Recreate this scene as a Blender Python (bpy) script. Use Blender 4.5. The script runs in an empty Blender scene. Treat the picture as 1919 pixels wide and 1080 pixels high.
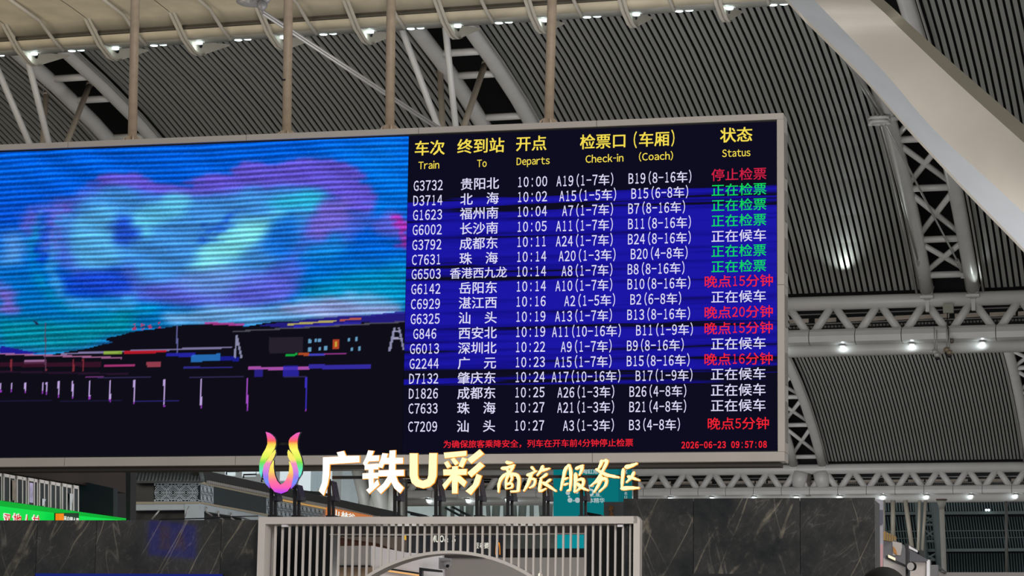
import bpy, bmesh, math, random
import numpy as np
from mathutils import Vector, Matrix
random.seed(7); rng = np.random.default_rng(5)
SC = bpy.context.scene; COL = SC.collection

# ------------------------------------------------------------------ camera
F = 4630.0; CAMZ = 1.35
PITCH = math.atan(750 / F); ROLL = -math.atan(.0145)
fw = np.array([0, math.cos(PITCH), math.sin(PITCH)]); r0 = np.array([1., 0, 0]); u0 = np.cross(r0, fw)
RT = math.cos(ROLL) * r0 - math.sin(ROLL) * u0; UP = np.cross(RT, fw)
RT_, UP_ = RT, UP
CAM = np.array([0, 0, CAMZ])
cam = bpy.data.cameras.new('camera'); co = bpy.data.objects.new('camera', cam); COL.objects.link(co)
co.matrix_world = Matrix(((RT[0], UP[0], -fw[0], 0), (RT[1], UP[1], -fw[1], 0), (RT[2], UP[2], -fw[2], CAMZ), (0, 0, 0, 1)))
cam.sensor_fit = 'HORIZONTAL'; cam.sensor_width = 36; cam.lens = 36 * F / 1919; cam.clip_end = 2000
SC.camera = co
# ------------------------------------------------------------------ world, light, exposure
w = bpy.data.worlds.new('hall_air'); SC.world = w; w.use_nodes = True
bg = w.node_tree.nodes['Background']; bg.inputs[0].default_value = (.80, .80, .78, 1); bg.inputs[1].default_value = .36
SC.view_settings.view_transform = 'Standard'; SC.view_settings.look = 'None'
SC.view_settings.exposure = 0; SC.view_settings.gamma = 1; SC.view_settings.use_curve_mapping = False
def area(name, loc, tgt, size, power, color=(1, 1, 1), spot=None):
    l = bpy.data.lights.new(name, 'SPOT' if spot else 'AREA'); l.energy = power; l.color = color
    if spot: l.spot_size = spot; l.spot_blend = .9; l.shadow_soft_size = size
    else: l.shape = 'RECTANGLE'; l.size = size; l.size_y = size
    o = bpy.data.objects.new(name, l); COL.objects.link(o); o.location = loc
    o.rotation_euler = (Vector(tgt) - Vector(loc)).to_track_quat('-Z', 'Y').to_euler(); return o
area('hall_fill', (6, 8, 8), (-3, 30, 3), 6, 3000, (1, .95, .9))  # added fill, out of view, lifting the gate and board front
area('hall_fill', (4, 62, 3), (-6, 84, 19), 22, 3700, (.97, .98, 1))  # unseen upward fill added under the nearer slatted bay
area('hall_fill', (12, 128, 5), (14, 150, 18), 26, 5200, (.97, .98, 1))  # another added fill from below, for the farther bay
area('trough_fill', (-21, 58, 12), (-21, 64, 21), 14, 1500, (1, .9, .72))  # added warm fill from below; the trough's own lamps are separate
area('upper_wall_fill', (-9, 97, 4), (-9, 108, 9), 7, 1500, (.9, .97, 1))  # unseen fill added to lighten the upper window wall
ORD = ['first', 'second', 'third', 'fourth', 'fifth', 'sixth', 'seventh', 'eighth', 'ninth', 'tenth', 'eleventh', 'twelfth', 'thirteenth', 'fourteenth', 'fifteenth', 'sixteenth', 'seventeenth', 'eighteenth', 'nineteenth', 'twentieth', 'last but one', 'last']

# ------------------------------------------------------------------ geometry of the place
PSI = .29208; B = math.radians(13.7)
D3 = np.array([math.sin(PSI), math.cos(PSI), 0]); A3 = np.array([math.cos(PSI), -math.sin(PSI), 0])   # hall axes
BN = np.array([math.sin(B), math.cos(B), 0]); BD = np.array([math.cos(B), -math.sin(B), 0])             # board axes
Z3 = np.array([0, 0, 1.])
def ray(x, y): return fw + RT * (x - 960) / F + UP * (540 - y) / F
class PL:
    """vertical plane: normal nr (horizontal) at distance d from the camera"""
    def __init__(s, nr, d, dr): s.n, s.d, s.dir = np.array(nr), d, np.array(dr)
    def hit(s, x, y): v = ray(x, y); return CAM + v * (s.d / (v @ s.n))
def bp(n): return PL(BN, n, BD)
def ap(d): return PL(D3, d, A3)
def dplane(x, y, d):
    """plane running away along the hall axis, through the pixel point at depth d"""
    p = ap(d).hit(x, y) - CAM; a = p @ A3
    s = 1 if a > 0 else -1
    return PL(A3 * s, a * s, D3)
def at(a, d, z): return CAM + A3 * a + D3 * d + Z3 * z
def S(h): h = h.lstrip('#'); return tuple(int(h[i:i+2], 16) / 255 for i in (0, 2, 4))
def lin(c): return tuple((x / 12.92 if x <= .04045 else ((x + .055) / 1.055) ** 2.4) for x in c)

# ------------------------------------------------------------------ materials
M = {}
def mat(name, col, rough=.5, metal=0., emit=None, es=1., noise=0., nscale=4., bump=0.):
    if name in M: return M[name]
    m = bpy.data.materials.new(name); m.use_nodes = True; nt = m.node_tree; b = nt.nodes['Principled BSDF']
    c = lin(S(col)) + (1,)
    b.inputs['Base Color'].default_value = c; b.inputs['Roughness'].default_value = rough; b.inputs['Metallic'].default_value = metal
    if emit:
        b.inputs['Emission Color'].default_value = lin(S(emit)) + (1,); b.inputs['Emission Strength'].default_value = es
        if not noise: b.inputs['Base Color'].default_value = tuple(x * .2 for x in c[:3]) + (1,); b.inputs['Specular IOR Level'].default_value = .1
    if noise:
        tc = nt.nodes.new('ShaderNodeTexCoord'); n = nt.nodes.new('ShaderNodeTexNoise'); n.inputs['Scale'].default_value = nscale; n.inputs['Detail'].default_value = 5
        nt.links.new(tc.outputs['Object'], n.inputs['Vector'])
        r = nt.nodes.new('ShaderNodeValToRGB'); r.color_ramp.elements[0].position = .3; r.color_ramp.elements[1].position = .7
        r.color_ramp.elements[0].color = tuple(x * (1 - noise) for x in c[:3]) + (1,); r.color_ramp.elements[1].color = tuple(min(1, x * (1 + noise)) for x in c[:3]) + (1,)
        nt.links.new(n.outputs['Fac'], r.inputs['Fac']); nt.links.new(r.outputs['Color'], b.inputs['Base Color'])
        if bump:
            bu = nt.nodes.new('ShaderNodeBump'); bu.inputs['Strength'].default_value = bump; nt.links.new(n.outputs['Fac'], bu.inputs['Height']); nt.links.new(bu.outputs['Normal'], b.inputs['Normal'])
    M[name] = m; return m
def glow(name, col, es=1.):
    if name in M: return M[name]
    m = bpy.data.materials.new(name); m.use_nodes = True; nt = m.node_tree; nt.nodes.clear()
    e = nt.nodes.new('ShaderNodeEmission'); e.inputs[0].default_value = lin(S(col)) + (1,); e.inputs[1].default_value = es
    o = nt.nodes.new('ShaderNodeOutputMaterial'); nt.links.new(e.outputs[0], o.inputs[0]); M[name] = m; return m
white = mat('white_painted_steel', '#c9c7c4', .35, noise=.04, nscale=1.5)
slatm = mat('grey_aluminium_slat', '#92928e', .42, .1, noise=.05, nscale=.7)
deckm = mat('black_roof_deck', '#070708', .9, noise=.3, nscale=2)
frm = mat('board_frame_aluminium', '#c2bbb4', .45, .1, noise=.05, nscale=1.2)
ventm = mat('vent_mesh_grey', '#8f8b88', .6, noise=.15, nscale=60)
polem = mat('scuffed_cream_pole', '#b9a690', .5, noise=.13, nscale=7, bump=.05)
creamm = mat('cream_membrane', '#c0b49c', .55, noise=.14, nscale=1.1, bump=.05)
beamm = mat('cream_arch_beam', '#c2b8ab', .5, noise=.05, nscale=.9)
lampm = glow('led_lamp', '#e6ffff', 3.0)
black = mat('black_steel', '#0b0c12', .4, noise=.2, nscale=8)
darkp = mat('dark_panel', '#0d1013', .35, noise=.15, nscale=2)
darkt = mat('dark_teal_panel', '#14242a', .4, noise=.15, nscale=1)
gatem = mat('gate_white_paint', '#cbc5c0', .45, noise=.03, nscale=3)
greym = mat('grey_panel', '#a09c98', .5, noise=.05, nscale=1.5)
whitep = mat('white_panel', '#d9d7dc', .45, noise=.03, nscale=1)
concm = mat('hall_floor_stone', '#8d8880', .3, noise=.08, nscale=.8)
brownm = mat('brown_soffit', '#241712', .4, noise=.2, nscale=1.2)
rodm = mat('grey_steel_rod', '#a9a6a4', .35, .4, noise=.05, nscale=3)

def marble(name, seed):
    m = bpy.data.materials.new(name); m.use_nodes = True; nt = m.node_tree; N = nt.nodes.new; L = nt.links.new; b = nt.nodes['Principled BSDF']
    b.inputs['Roughness'].default_value = .03; b.inputs['Specular IOR Level'].default_value = .5
    tc = N('ShaderNodeTexCoord'); mp = N('ShaderNodeMapping'); mp.inputs['Location'].default_value = (seed * 3.1, seed * 1.7, seed); L(tc.outputs['Object'], mp.inputs[0])
    n1 = N('ShaderNodeTexNoise'); n1.inputs['Scale'].default_value = 1.1; n1.inputs['Detail'].default_value = 8; n1.inputs['Roughness'].default_value = .7; L(mp.outputs[0], n1.inputs[0])
    r1 = N('ShaderNodeValToRGB'); e = r1.color_ramp.elements; e[0].position = .35; e[0].color = lin(S('#16191c')) + (1,); e[1].position = .68; e[1].color = lin(S('#3e3d3c')) + (1,); L(n1.outputs['Fac'], r1.inputs[0])
    prev = r1.outputs[0]
    for k, (rot, sc, wd, colr, am) in enumerate([((0, .5, 0), (1.9, 1.9, .16), .028, '#b0a690', .75), ((0, -.32, 0), (1.5, 1.5, .18), .016, '#8f8a80', .8), ((0, .85, 0), (5, 5, .6), .03, '#77726b', .6), ((0, .3, 0), (14, 14, 1.5), .06, '#5c5b5a', .5), ((0, -.6, 0), (9, 9, 1.1), .035, '#55545a', .5)]):
        m2 = N('ShaderNodeMapping'); m2.vector_type = 'TEXTURE'; m2.inputs['Rotation'].default_value = rot; m2.inputs['Scale'].default_value = tuple(1 / t for t in sc); m2.inputs['Location'].default_value = (seed * 2 + k * 5, k * 3, seed + k); L(tc.outputs['Object'], m2.inputs[0])
        v = N('ShaderNodeTexNoise'); v.inputs['Scale'].default_value = 1.0; v.inputs['Detail'].default_value = 3; v.inputs['Distortion'].default_value = .4; L(m2.outputs[0], v.inputs[0])
        s = N('ShaderNodeMath'); s.operation = 'SUBTRACT'; s.inputs[1].default_value = .5; L(v.outputs['Fac'], s.inputs[0])
        a_ = N('ShaderNodeMath'); a_.operation = 'ABSOLUTE'; L(s.outputs[0], a_.inputs[0])
        mr = N('ShaderNodeMapRange'); mr.inputs[1].default_value = 0; mr.inputs[2].default_value = wd * .35; mr.inputs[3].default_value = am; mr.inputs[4].default_value = 0; L(a_.outputs[0], mr.inputs[0])
        mod = N('ShaderNodeMath'); mod.operation = 'MULTIPLY'; L(mr.outputs[0], mod.inputs[0])
        mm = N('ShaderNodeMapRange'); mm.inputs[1].default_value = .42; mm.inputs[2].default_value = .7; L(n1.outputs['Fac'], mm.inputs[0]); L(mm.outputs[0], mod.inputs[1])
        mx = N('ShaderNodeMix'); mx.data_type = 'RGBA'; mx.inputs[7].default_value = lin(S(colr)) + (1,); L(mod.outputs[0], mx.inputs[0]); L(prev, mx.inputs[6]); prev = mx.outputs[2]
    L(prev, b.inputs['Base Color']); return m

# ------------------------------------------------------------------ mesh helpers
ORG = {}
def link(name, me, parent=None, origin=None):
    o = bpy.data.objects.new(name, me); COL.objects.link(o)
    if parent is not None: o.parent = parent; ORG[o] = ORG[parent]
    else:
        ORG[o] = np.array(origin if origin is not None else (0, 0, 0), float); o.location = ORG[o]
    return o
class MB:
    def __init__(s): s.v = []; s.f = []; s.sm = []
    def add(s, vs, fs, sm=False):
        k = len(s.v); s.v += [tuple(map(float, p)) for p in vs]; s.f += [tuple(i + k for i in f) for f in fs]; s.sm += [sm] * len(fs); return s
    def tube(s, pts, r, n=10, caps=True):
        pts = [np.array(p, float) for p in pts]; rs = r if hasattr(r, '__len__') else [r] * len(pts); vs = []; ref = None
        for i, p in enumerate(pts):
            t = pts[min(i + 1, len(pts) - 1)] - pts[max(i - 1, 0)]; t = t / np.linalg.norm(t)
            if ref is None: ref = np.cross(t, Z3 if abs(t[2]) < .9 else A3)
            ref = ref - t * (ref @ t); ref /= np.linalg.norm(ref); q = np.cross(t, ref)
            vs += [p + rs[i] * (math.cos(2 * math.pi * k / n) * ref + math.sin(2 * math.pi * k / n) * q) for k in range(n)]
        fs = [(i * n + k, i * n + (k + 1) % n, (i + 1) * n + (k + 1) % n, (i + 1) * n + k) for i in range(len(pts) - 1) for k in range(n)]
        s.add(vs, fs, True)
        if caps: s.f += [tuple(len(s.v) - len(vs) + k for k in range(n))[::-1], tuple(len(s.v) - n + k for k in range(n))]; s.sm += [False, False]
        return s
    def prism(s, front, ext):
        n = len(front); ext = np.array(ext, float); vs = [np.array(p, float) for p in front]; vs += [p + ext for p in vs[:n]]
        fs = [tuple(range(n)), tuple(range(2 * n - 1, n - 1, -1))] + [(i, i + n, (i + 1) % n + n, (i + 1) % n) for i in range(n)]
        return s.add(vs, fs)
    def slab(s, pl, pts, t=.05, off=0.):
        return s.prism([pl.hit(*p) + pl.n * off for p in pts], pl.n * t)
    def rect(s, pl, x0, y0, x1, y1, t=.05, off=0.):
        """upright box: edges true horizontal/vertical on the plane"""
        p = pl.hit(x0, y0); q = pl.hit(x1, y1); w_ = (q - p) @ pl.dir; h = p[2] - q[2]; p = p + pl.n * off
        return s.prism([p, p + pl.dir * w_, p + pl.dir * w_ - Z3 * h, p - Z3 * h], pl.n * t)
    def box(s, c, ex, ey, ez):
        c, ex, ey, ez = map(lambda t: np.array(t, float), (c, ex, ey, ez))
        return s.prism([c - ex - ey - ez, c + ex - ey - ez, c + ex - ey + ez, c - ex - ey + ez], ey * 2)
    def disc(s, c, nr, r, t=.02, n=14):
        nr = np.array(nr, float); nr /= np.linalg.norm(nr); return s.tube([np.array(c), np.array(c) + nr * t], r, n)
    def ball(s, c, r, n=12, m=8, sq=(1, 1, 1)):
        vs = [np.array(c) + r * np.array([sq[0] * math.sin(math.pi * j / m) * math.cos(2 * math.pi * i / n), sq[1] * math.sin(math.pi * j / m) * math.sin(2 * math.pi * i / n), sq[2] * math.cos(math.pi * j / m)]) for j in range(m + 1) for i in range(n)]
        return s.add(vs, [(j * n + i, j * n + (i + 1) % n, (j + 1) * n + (i + 1) % n, (j + 1) * n + i) for j in range(m) for i in range(n)], True)
    def build(s, name, m, parent=None, origin=None, base=False):
        v = np.array(s.v)
        if parent is None and origin is None: origin = (v.min(0) + v.max(0)) / 2; origin[2] = v[:, 2].min()
        og = ORG[parent] if parent is not None else np.array(origin, float)
        me = bpy.data.meshes.new(name); me.from_pydata((v - og).tolist(), [], s.f); me.polygons.foreach_set('use_smooth', s.sm)
        me.materials.append(m); bm = bmesh.new(); bm.from_mesh(me); bmesh.ops.recalc_face_normals(bm, faces=bm.faces); bm.to_mesh(me); bm.free()
        return link(name, me, parent, None if parent is not None else og)
def tag(o, label, cat=None, group=None, kind=None):
    if label: o['label'] = label
    if cat: o['category'] = cat
    if group: o['group'] = group
    if kind: o['kind'] = kind
    return o
def thing(name, loc, label, cat, group=None):
    o = bpy.data.objects.new(name, None); COL.objects.link(o); o.location = loc; o.empty_display_size = .2; ORG[o] = np.array(loc, float); return tag(o, label, cat, group)
def dup(root, delta, label=None):
    c = root.copy(); COL.objects.link(c); c.location = Vector(root.location) + Vector([float(t) for t in delta])
    for ch in list(root.children):
        d = ch.copy(); COL.objects.link(d); d.parent = c
        for g in list(ch.children): e = g.copy(); COL.objects.link(e); e.parent = d
    if label: c['label'] = label
    return c

# ------------------------------------------------------------------ lettering (Blender's built-in font)
GL = {}
def fwc(c): return chr(ord(c) + 0xFEE0) if 33 <= ord(c) < 127 else c
def glyphs(chars):
    todo = sorted(k for k in chars if k not in GL and k[0] != ' ')
    obs = []
    for ch, off in todo:
        cu = bpy.data.curves.new('g', 'FONT'); cu.body = fwc(ch); cu.resolution_u = 2; cu.size = 1; cu.fill_mode = 'FRONT'
        o = bpy.data.objects.new('g', cu); COL.objects.link(o); obs.append(o)
    bpy.context.view_layer.update(); dg = bpy.context.evaluated_depsgraph_get()
    for k, o in zip(todo, obs):
        me = bpy.data.meshes.new_from_object(o.evaluated_get(dg)); v = np.array([t.co[:] for t in me.vertices]) if len(me.vertices) else np.zeros((0, 3))
        f = [tuple(p.vertices) for p in me.polygons]; bo = k[1]
        if bo > 0 and len(v):    # heavier weight: the outline repeated a hair to each side
            n = len(v); ds = [(bo, bo * .6), (-bo, bo * .6), (bo, -bo * .6), (-bo, -bo * .6)] + ([(bo, 0), (-bo, 0), (0, bo), (0, -bo)] if bo > .03 else [])
            f = [tuple(i + j * n for i in q) for j in range(len(ds)) for q in f]; v = np.concatenate([v + np.array([dx, dy, 0]) for dx, dy in ds])
        GL[k] = (v, f); bpy.data.meshes.remove(me); c = o.data; bpy.data.objects.remove(o); bpy.data.curves.remove(c)
def wide(ch): return ord(ch) > 0x2e80
def lettering(mb, pl, text, cx, cy, cell, height, bold=.008, asc_h=None, prop=False, fit=None, off=-.012):
    """text centred on the pixel (cx,cy); cell = px width of a full-width character; ascii takes half a cell. prop: natural spacing fitted to fit px"""
    glyphs({(c, bold) for c in text})
    p0 = pl.hit(cx, cy); kx = abs((pl.hit(cx + 10, cy) - p0) @ pl.dir) / 10; kz = abs(pl.hit(cx, cy + 10)[2] - p0[2]) / 10
    items = []
    if prop:
        x = 0
        for c in text:
            if c == ' ': x += .3; continue
            v, f = GL[(c, bold)]; v = v * np.array([.45 if c == '-' else 1, 1, 1]); x0, x1 = v[:, 0].min(), v[:, 0].max(); vv = v.copy(); vv[:, 0] += x - x0; items.append((vv, f)); x += x1 - x0 + .085
        W = x - .085; sx = fit / W; sy = height / .73
        for v, f in items:
            X = (v[:, 0] - W / 2) * sx * kx; Y = (v[:, 1] - .365) * sy * kz
            mb.add([p0 + pl.dir * a + Z3 * b + pl.n * off for a, b in zip(X, Y)], f)
        return
    wd = [1 if wide(c) else .5 for c in text]; W = sum(wd); x = -W / 2
    ah = (asc_h or height * .74)
    for c, w_ in zip(text, wd):
        if c != ' ':
            v, f = GL[(c, bold)]
            if wide(c):
                X = (x + v[:, 0]) * cell; Y = (v[:, 1] - .38) * height
            else:
                x0, x1 = v[:, 0].min(), v[:, 0].max(); bw = {'(': .2, ')': .2, ':': .09, '1': .27, '-': .40}.get(c, .41); s_ = bw * cell / max(x1 - x0, .01)
                sh = {'(': .15, ')': -.15}.get(c, 0)
                X = (x + .25 + sh * .5) * cell + (v[:, 0] - (x0 + x1) / 2) * s_
                Y = (v[:, 1] - .365) * ah / .73
            mb.add([p0 + pl.dir * a * kx + Z3 * b * kz + pl.n * off for a, b in zip(X, Y)], f)
        x += w_

# ================================================================== THE SETTING
o = MB().box((0, 90, -.05), (120, 0, 0), (0, 190, 0), (0, 0, .05)).build('floor', concm, origin=(0, 90, 0)); tag(o, 'stone hall floor', kind='structure')

D1 = 92.17; D2 = 161.2; P1, P2, P3 = .62695, -.020376, .000275533
def prof(t): return 15 + P1 * t + P2 * t * t + P3 * t ** 3
def bay(dd, a0, a1, pitch, gaps, ts, gw):
    """slatted vault: black deck above, slats below, left open at the rib gaps"""
    mb = MB(); og = at((a0 + a1) / 2, dd, 15)
    n = len(ts); vs = []
    for a in (a0, a1): vs += [at(a, dd - t, prof(t) + 1.6) for t in ts]
    mb.add(vs, [(i, i + 1, n + i + 1, n + i) for i in range(n - 1)], True)
    # thickness of the deck
    vs = []
    for a in (a0, a1): vs += [at(a, dd - t, prof(t) + 1.8) for t in ts]
    mb.add(vs, [(i, i + 1, n + i + 1, n + i) for i in range(n - 1)], True)
    k_ = len(mb.v); mb.add([at(a0, dd + .35, prof(0) + 1.8), at(a1, dd + .35, prof(0) + 1.8), at(a1, dd + .35, 14.3), at(a0, dd + .35, 14.3)], [(0, 1, 2, 3)])
    mb.add([at(a0, dd + .35, prof(0) + 1.7), at(a1, dd + .35, prof(0) + 1.7), at(a1, dd, prof(0) + 1.7), at(a0, dd, prof(0) + 1.7)], [(0, 1, 2, 3)])
    deck = mb.build('ceiling', deckm, origin=og); tag(deck, 'dark roof deck above the curved grey slats', kind='structure')
    # one slat, shared mesh
    w_ = pitch * .305; h = .05; vs = []; ORG_S = at(0, dd, 15)
    for t in ts:
        for (x, z) in ((-w_, 0), (w_, 0), (w_, h), (-w_, h)): vs.append(at(x, dd - t, prof(t) + z) - ORG_S)
    fs = [(i * 4 + k, i * 4 + (k + 1) % 4, i * 4 + 4 + (k + 1) % 4, i * 4 + 4 + k) for i in range(n - 1) for k in range(4)]
    me = bpy.data.meshes.new('slat'); me.from_pydata([tuple(map(float, v)) for v in vs], [], fs + [(0, 1, 2, 3), ((n - 1) * 4, (n - 1) * 4 + 3, (n - 1) * 4 + 2, (n - 1) * 4 + 1)]); me.materials.append(slatm)
    a = a0
    while a < a1:
        if not any(abs(a - g) < gw for g in gaps):
            s = bpy.data.objects.new('slat', me); COL.objects.link(s); s.parent = deck
            s.location = tuple((at(a, dd, 15) - og) + rng.normal(0, .006, 3) * np.array([0, 0, 1]))
        a += pitch
    return deck
G1 = [-10.55, -24.6, -38.85]; G2 = [-43.1, -27.9, -12.6, 2.6]
bay(D1, -49, -4.2, .226, G1, [0, 1, 2.5, 4, 6, 8, 10, 12.5, 15, 18, 21, 25, 29], 1.12)
bay(D2, -62, -4, .226, G2, [0, 1.5, 3, 5, 7.5, 10, 13, 17, 22], 1.2)

# twin-tube ribs in the gaps
def rib(dd, g, half, ts, bars, xb, label, r=.27, rb=.13):
    og = at(g, dd, prof(0) - .3); root = thing('arch_rib', og, label, 'ceiling rib', 'twin tube ribs between the slatted ceiling panels')
    P = lambda a, t, dz=0: at(a, dd - t, prof(t) - .3 + dz)
    for s in (-1, 1): 
        MB().tube([P(g + s * half, t) for t in ts], r, 14).build('chord_tube', white, root)
        MB().tube([P(g + s * (half + .38), t, -.12) for t in ts], .045, 6).build('conduit', rodm, root)
    for t in bars: MB().tube([P(g - half, t), P(g + half, t)], rb, 10).build('cross_bar', white, root)
    for t0, t1 in xb:
        MB().tube([P(g - half, t0 + .1), P(g + half, t1 - .1)], rb * .85, 8).build('brace', white, root)
        MB().tube([P(g + half, t0 + .1), P(g - half, t1 - .1)], rb * .85, 8).build('brace', white, root)
    for s in (-1, 1):   # shoe at the truss
        p = P(g + s * half, ts[0]); m = MB(); m.tube([p + Z3 * .1, p - Z3 * .35 + D3 * .2], [.29, .14], 12); m.box(p - Z3 * .55 + D3 * .2, A3 * .07, D3 * .1, Z3 * .28); m.box(p - Z3 * .3, A3 * .24, D3 * .12, Z3 * .05); m.build('shoe', white, root)
    return root
bt = [1.1, 2.94, 5.8, 8.8, 11.6, 14.7, 16.5]
T_ = [0.4, 2, 4, 6, 8, 10, 13, 16, 19, 23, 28]
rib(D1, G1[0], .85, T_, bt, list(zip(bt[:5], bt[1:6])), 'twin white tube ceiling rib with crossed braces, partly behind the big cream beam')
rib(D1, G1[1], .88, T_, [9, 11.7, 14.85, 16.6, 19], [], 'twin white tube ceiling rib above the train and destination columns of the board')
rib(D1, G1[2], .88, T_, [9, 11.7, 14.7, 16.5, 19], [], 'twin white tube ceiling rib above the blue picture, at the first hanging pole')
bt2 = [.9, 4.2, 7.6, 11.0, 14.2]
T2_ = [.3, 2, 4, 7, 10, 13, 17, 21]
rib(D2, G2[1], .95, T2_, bt2, list(zip(bt2[:-1], bt2[1:])), 'braced ceiling rib just beyond the lower corner of the departure board', .32, .15)
rib(D2, G2[2], .95, T2_, bt2, list(zip(bt2[:-1], bt2[1:])), 'braced ceiling rib at the edge of the lower slatted ceiling, beyond the dome cameras', .32, .15)

# rods and the ring joint on the nearest rib
def pxpt(x, y, d): return ap(d).hit(x, y)
rj = thing('rod_joint', pxpt(1650, 228, 81.2), 'white ring shaped rod joint under the big cream beam', 'joint')
m = MB(); c = pxpt(1648, 226, 81.2)
for dz, r in ((.07, .30), (-.07, .30)): m.tube([c + Z3 * dz + .26 * (math.cos(t) * A3 * 1.25 + math.sin(t) * D3) for t in np.linspace(0, 2 * math.pi, 15)], .06, 8)
m.build('ring', white, rj)
m = MB(); m.disc(c - Z3 * .06, Z3, .28, .12, 14); m.build('hub', white, rj)
for s in (-1, 1): MB().tube([c + A3 * .3 * s + Z3 * .16, c + A3 * .3 * s - Z3 * .16], .08, 8).build('pin', white, rj)
MB().tube([c + A3 * .2, pxpt(1690, 219, 82)], .1, 8).build('bracket', white, rj)
for k, (a_, b_) in enumerate((((1648, 218, 81), (1592, 122, 77)), ((1655, 216, 81), (1604, 134, 77)))):
    o = MB().tube([pxpt(*a_), pxpt(b_[0] + (b_[0] - a_[0]) * .25, b_[1] + (b_[1] - a_[1]) * .25, b_[2] - 1)], .055, 8).build('steel_rod', rodm); tag(o, ['thin steel rod rising from the ring joint, the one over the slats', 'thin steel rod rising from the ring joint, the one next to the cream beam'][k], 'rod', 'steel rods at the ring joint')
for k, (a_, b_) in enumerate((((1661, 234, 81.3), (1800, 500, 90.6)), ((1652, 236, 81.3), (1724, 500, 90.4)))):
    root = thing('tie_rod', pxpt(*b_), ['long thin tie rod crossing the braced rib diagonally down from the ring joint', 'long thin tie rod running down beside the braced rib tube'][k], 'rod', 'tie rods under the braced rib')
    p, q = pxpt(*a_) , pxpt(*b_); MB().tube([p, q], .04, 8).build('rod', rodm, root)
    u = (q - p) / np.linalg.norm(q - p); m = MB().tube([q - u * .5, q + u * .35], .085, 8); m.box(q + u * .5, A3 * .1, D3 * .05, Z3 * .2); m.build('clevis', rodm, root)

# ------------------------------------------------------------------ trusses
def truss(dd, a0, a1, period, phase, zt, rt, zf0, zf1, zb, label, lamp_step, lamp_ph, lamp_label, s=1., endcap=False):
    root = thing('truss', at((a0 + a1) / 2, dd, zb), label, 'truss', 'white tube trusses under the slatted ceiling')
    MB().tube([at(a0, dd, zt), at(a1, dd, zt)], rt, 18).build('top_chord', white, root)
    MB().tube([at(a0, dd + .25, zb + .22 * s), at(a1, dd + .25, zb + .22 * s)], .24 * s, 16).build('lower_tube', white, root)
    k = math.floor((a0 - phase) / period); 
    while phase + k * period < a1 + period:
        ac = phase + k * period
        for sg in (-1, 1):
            p, q = at(ac + sg * .1, dd, zt - rt * .7), at(ac + sg * (period / 2 - .12), dd, zf0 - .1)
            if a0 < ac < a1: MB().tube([p, q], .155 * s, 10).build('web_tube', white, root)
        # fascia panel, a quarter round with open seams
        x0, x1 = ac - period / 2 + .015, ac + period / 2 - .015
        if x0 > a0 - period and x1 < a1 + period:
            m = MB(); pr = [(0, zf0), (-.12, zf0 - .1), (-.2, (zf0 + zf1) / 2), (-.15, zf1 + .06), (0, zf1), (.35, zf1 - .01), (.35, zf0)]
            n = len(pr); vs = [at(x, dd + y - .25, z) for x in (x0, x1) for y, z in pr]
            m.add(vs, [tuple(range(n)), tuple(range(2 * n - 1, n - 1, -1))] + [(i, (i + 1) % n, n + (i + 1) % n, n + i) for i in range(n)]); m.build('fascia_panel', white, root)
        k += 1
    j = 0; first = None
    while lamp_ph + j * lamp_step < a1:
        p = at(lamp_ph + j * lamp_step, dd - .1, zf1 - .03)
        if first is None:
            first = thing('downlight', p, lamp_label + ', first from its board end', 'light', lamp_label + 's'); org0 = p
            MB().disc(p + Z3 * .0, -Z3, .12 * s, .05, 14).build('housing', white, first); MB().disc(p - Z3 * .05, -Z3, .09 * s, .03, 14).build('lamp', lampm, first)
        else: dup(first, p - org0, lamp_label + ', %s from its board end' % ORD[min(j, 21)])
        l = bpy.data.lights.new('downlight_glow', 'POINT'); l.energy = 3.5 * s; l.color = (.85, .97, 1); l.shadow_soft_size = .05
        lo = bpy.data.objects.new('downlight_glow', l); COL.objects.link(lo); lo.location = p - Z3 * .16 - D3 * .05
        j += 1
    return root
def aof(x, y, d): p = ap(d).hit(x, y) - CAM; return p @ A3
ph1 = aof(1562, 575, D1)
truss(D1, -22, -4.5, 1.742, ph1, 14.6, .27, 13.56, 13.0, 12.6, 'nearer white tube truss with a panelled lower edge, beside the board', aof(1713, 640, D1) - aof(1583, 643, D1), aof(1583, 643, D1) - 2 * 2.64, 'small round downlight under the nearer white truss', 1.)
ph2 = aof(1400 + 735 / 3.7, 885, D2)
truss(D2, aof(757, 925, D2), -3, 1.865, ph2, 14.5, .34, 13.33, 12.77, 12.3, 'farther white tube truss passing below the board, behind the glowing sign', 2.84, aof(803, 935, D2), 'small round downlight under the farther white truss', 1.35)
# flared plates in the farther truss
for sx, x in ((-1, 1502), (1, 1538)):
    m = MB(); p = pxpt(x, 886, D2 - .1); q = pxpt(x + (-sx) * -6, 914, D2 - .1)
    m.tube([p, (p + q) / 2 , q], [.5, .5, .38], 14); o = m.build('flared_strut', white); tag(o, 'wide flared strut in the farther truss, %s the dark pipe' % ('beside the crossing web tubes before' if sx < 0 else 'just past'), 'strut', 'flared struts of the farther truss')
o = MB().tube([pxpt(1515.5, 884, D2), pxpt(1515.5, 930, D2)], .2, 8).build('drain_pipe', mat('rusty_grey', '#5a544e', .6, noise=.3)); tag(o, 'dark drain pipe standing between the two flared struts', 'pipe')

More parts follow.
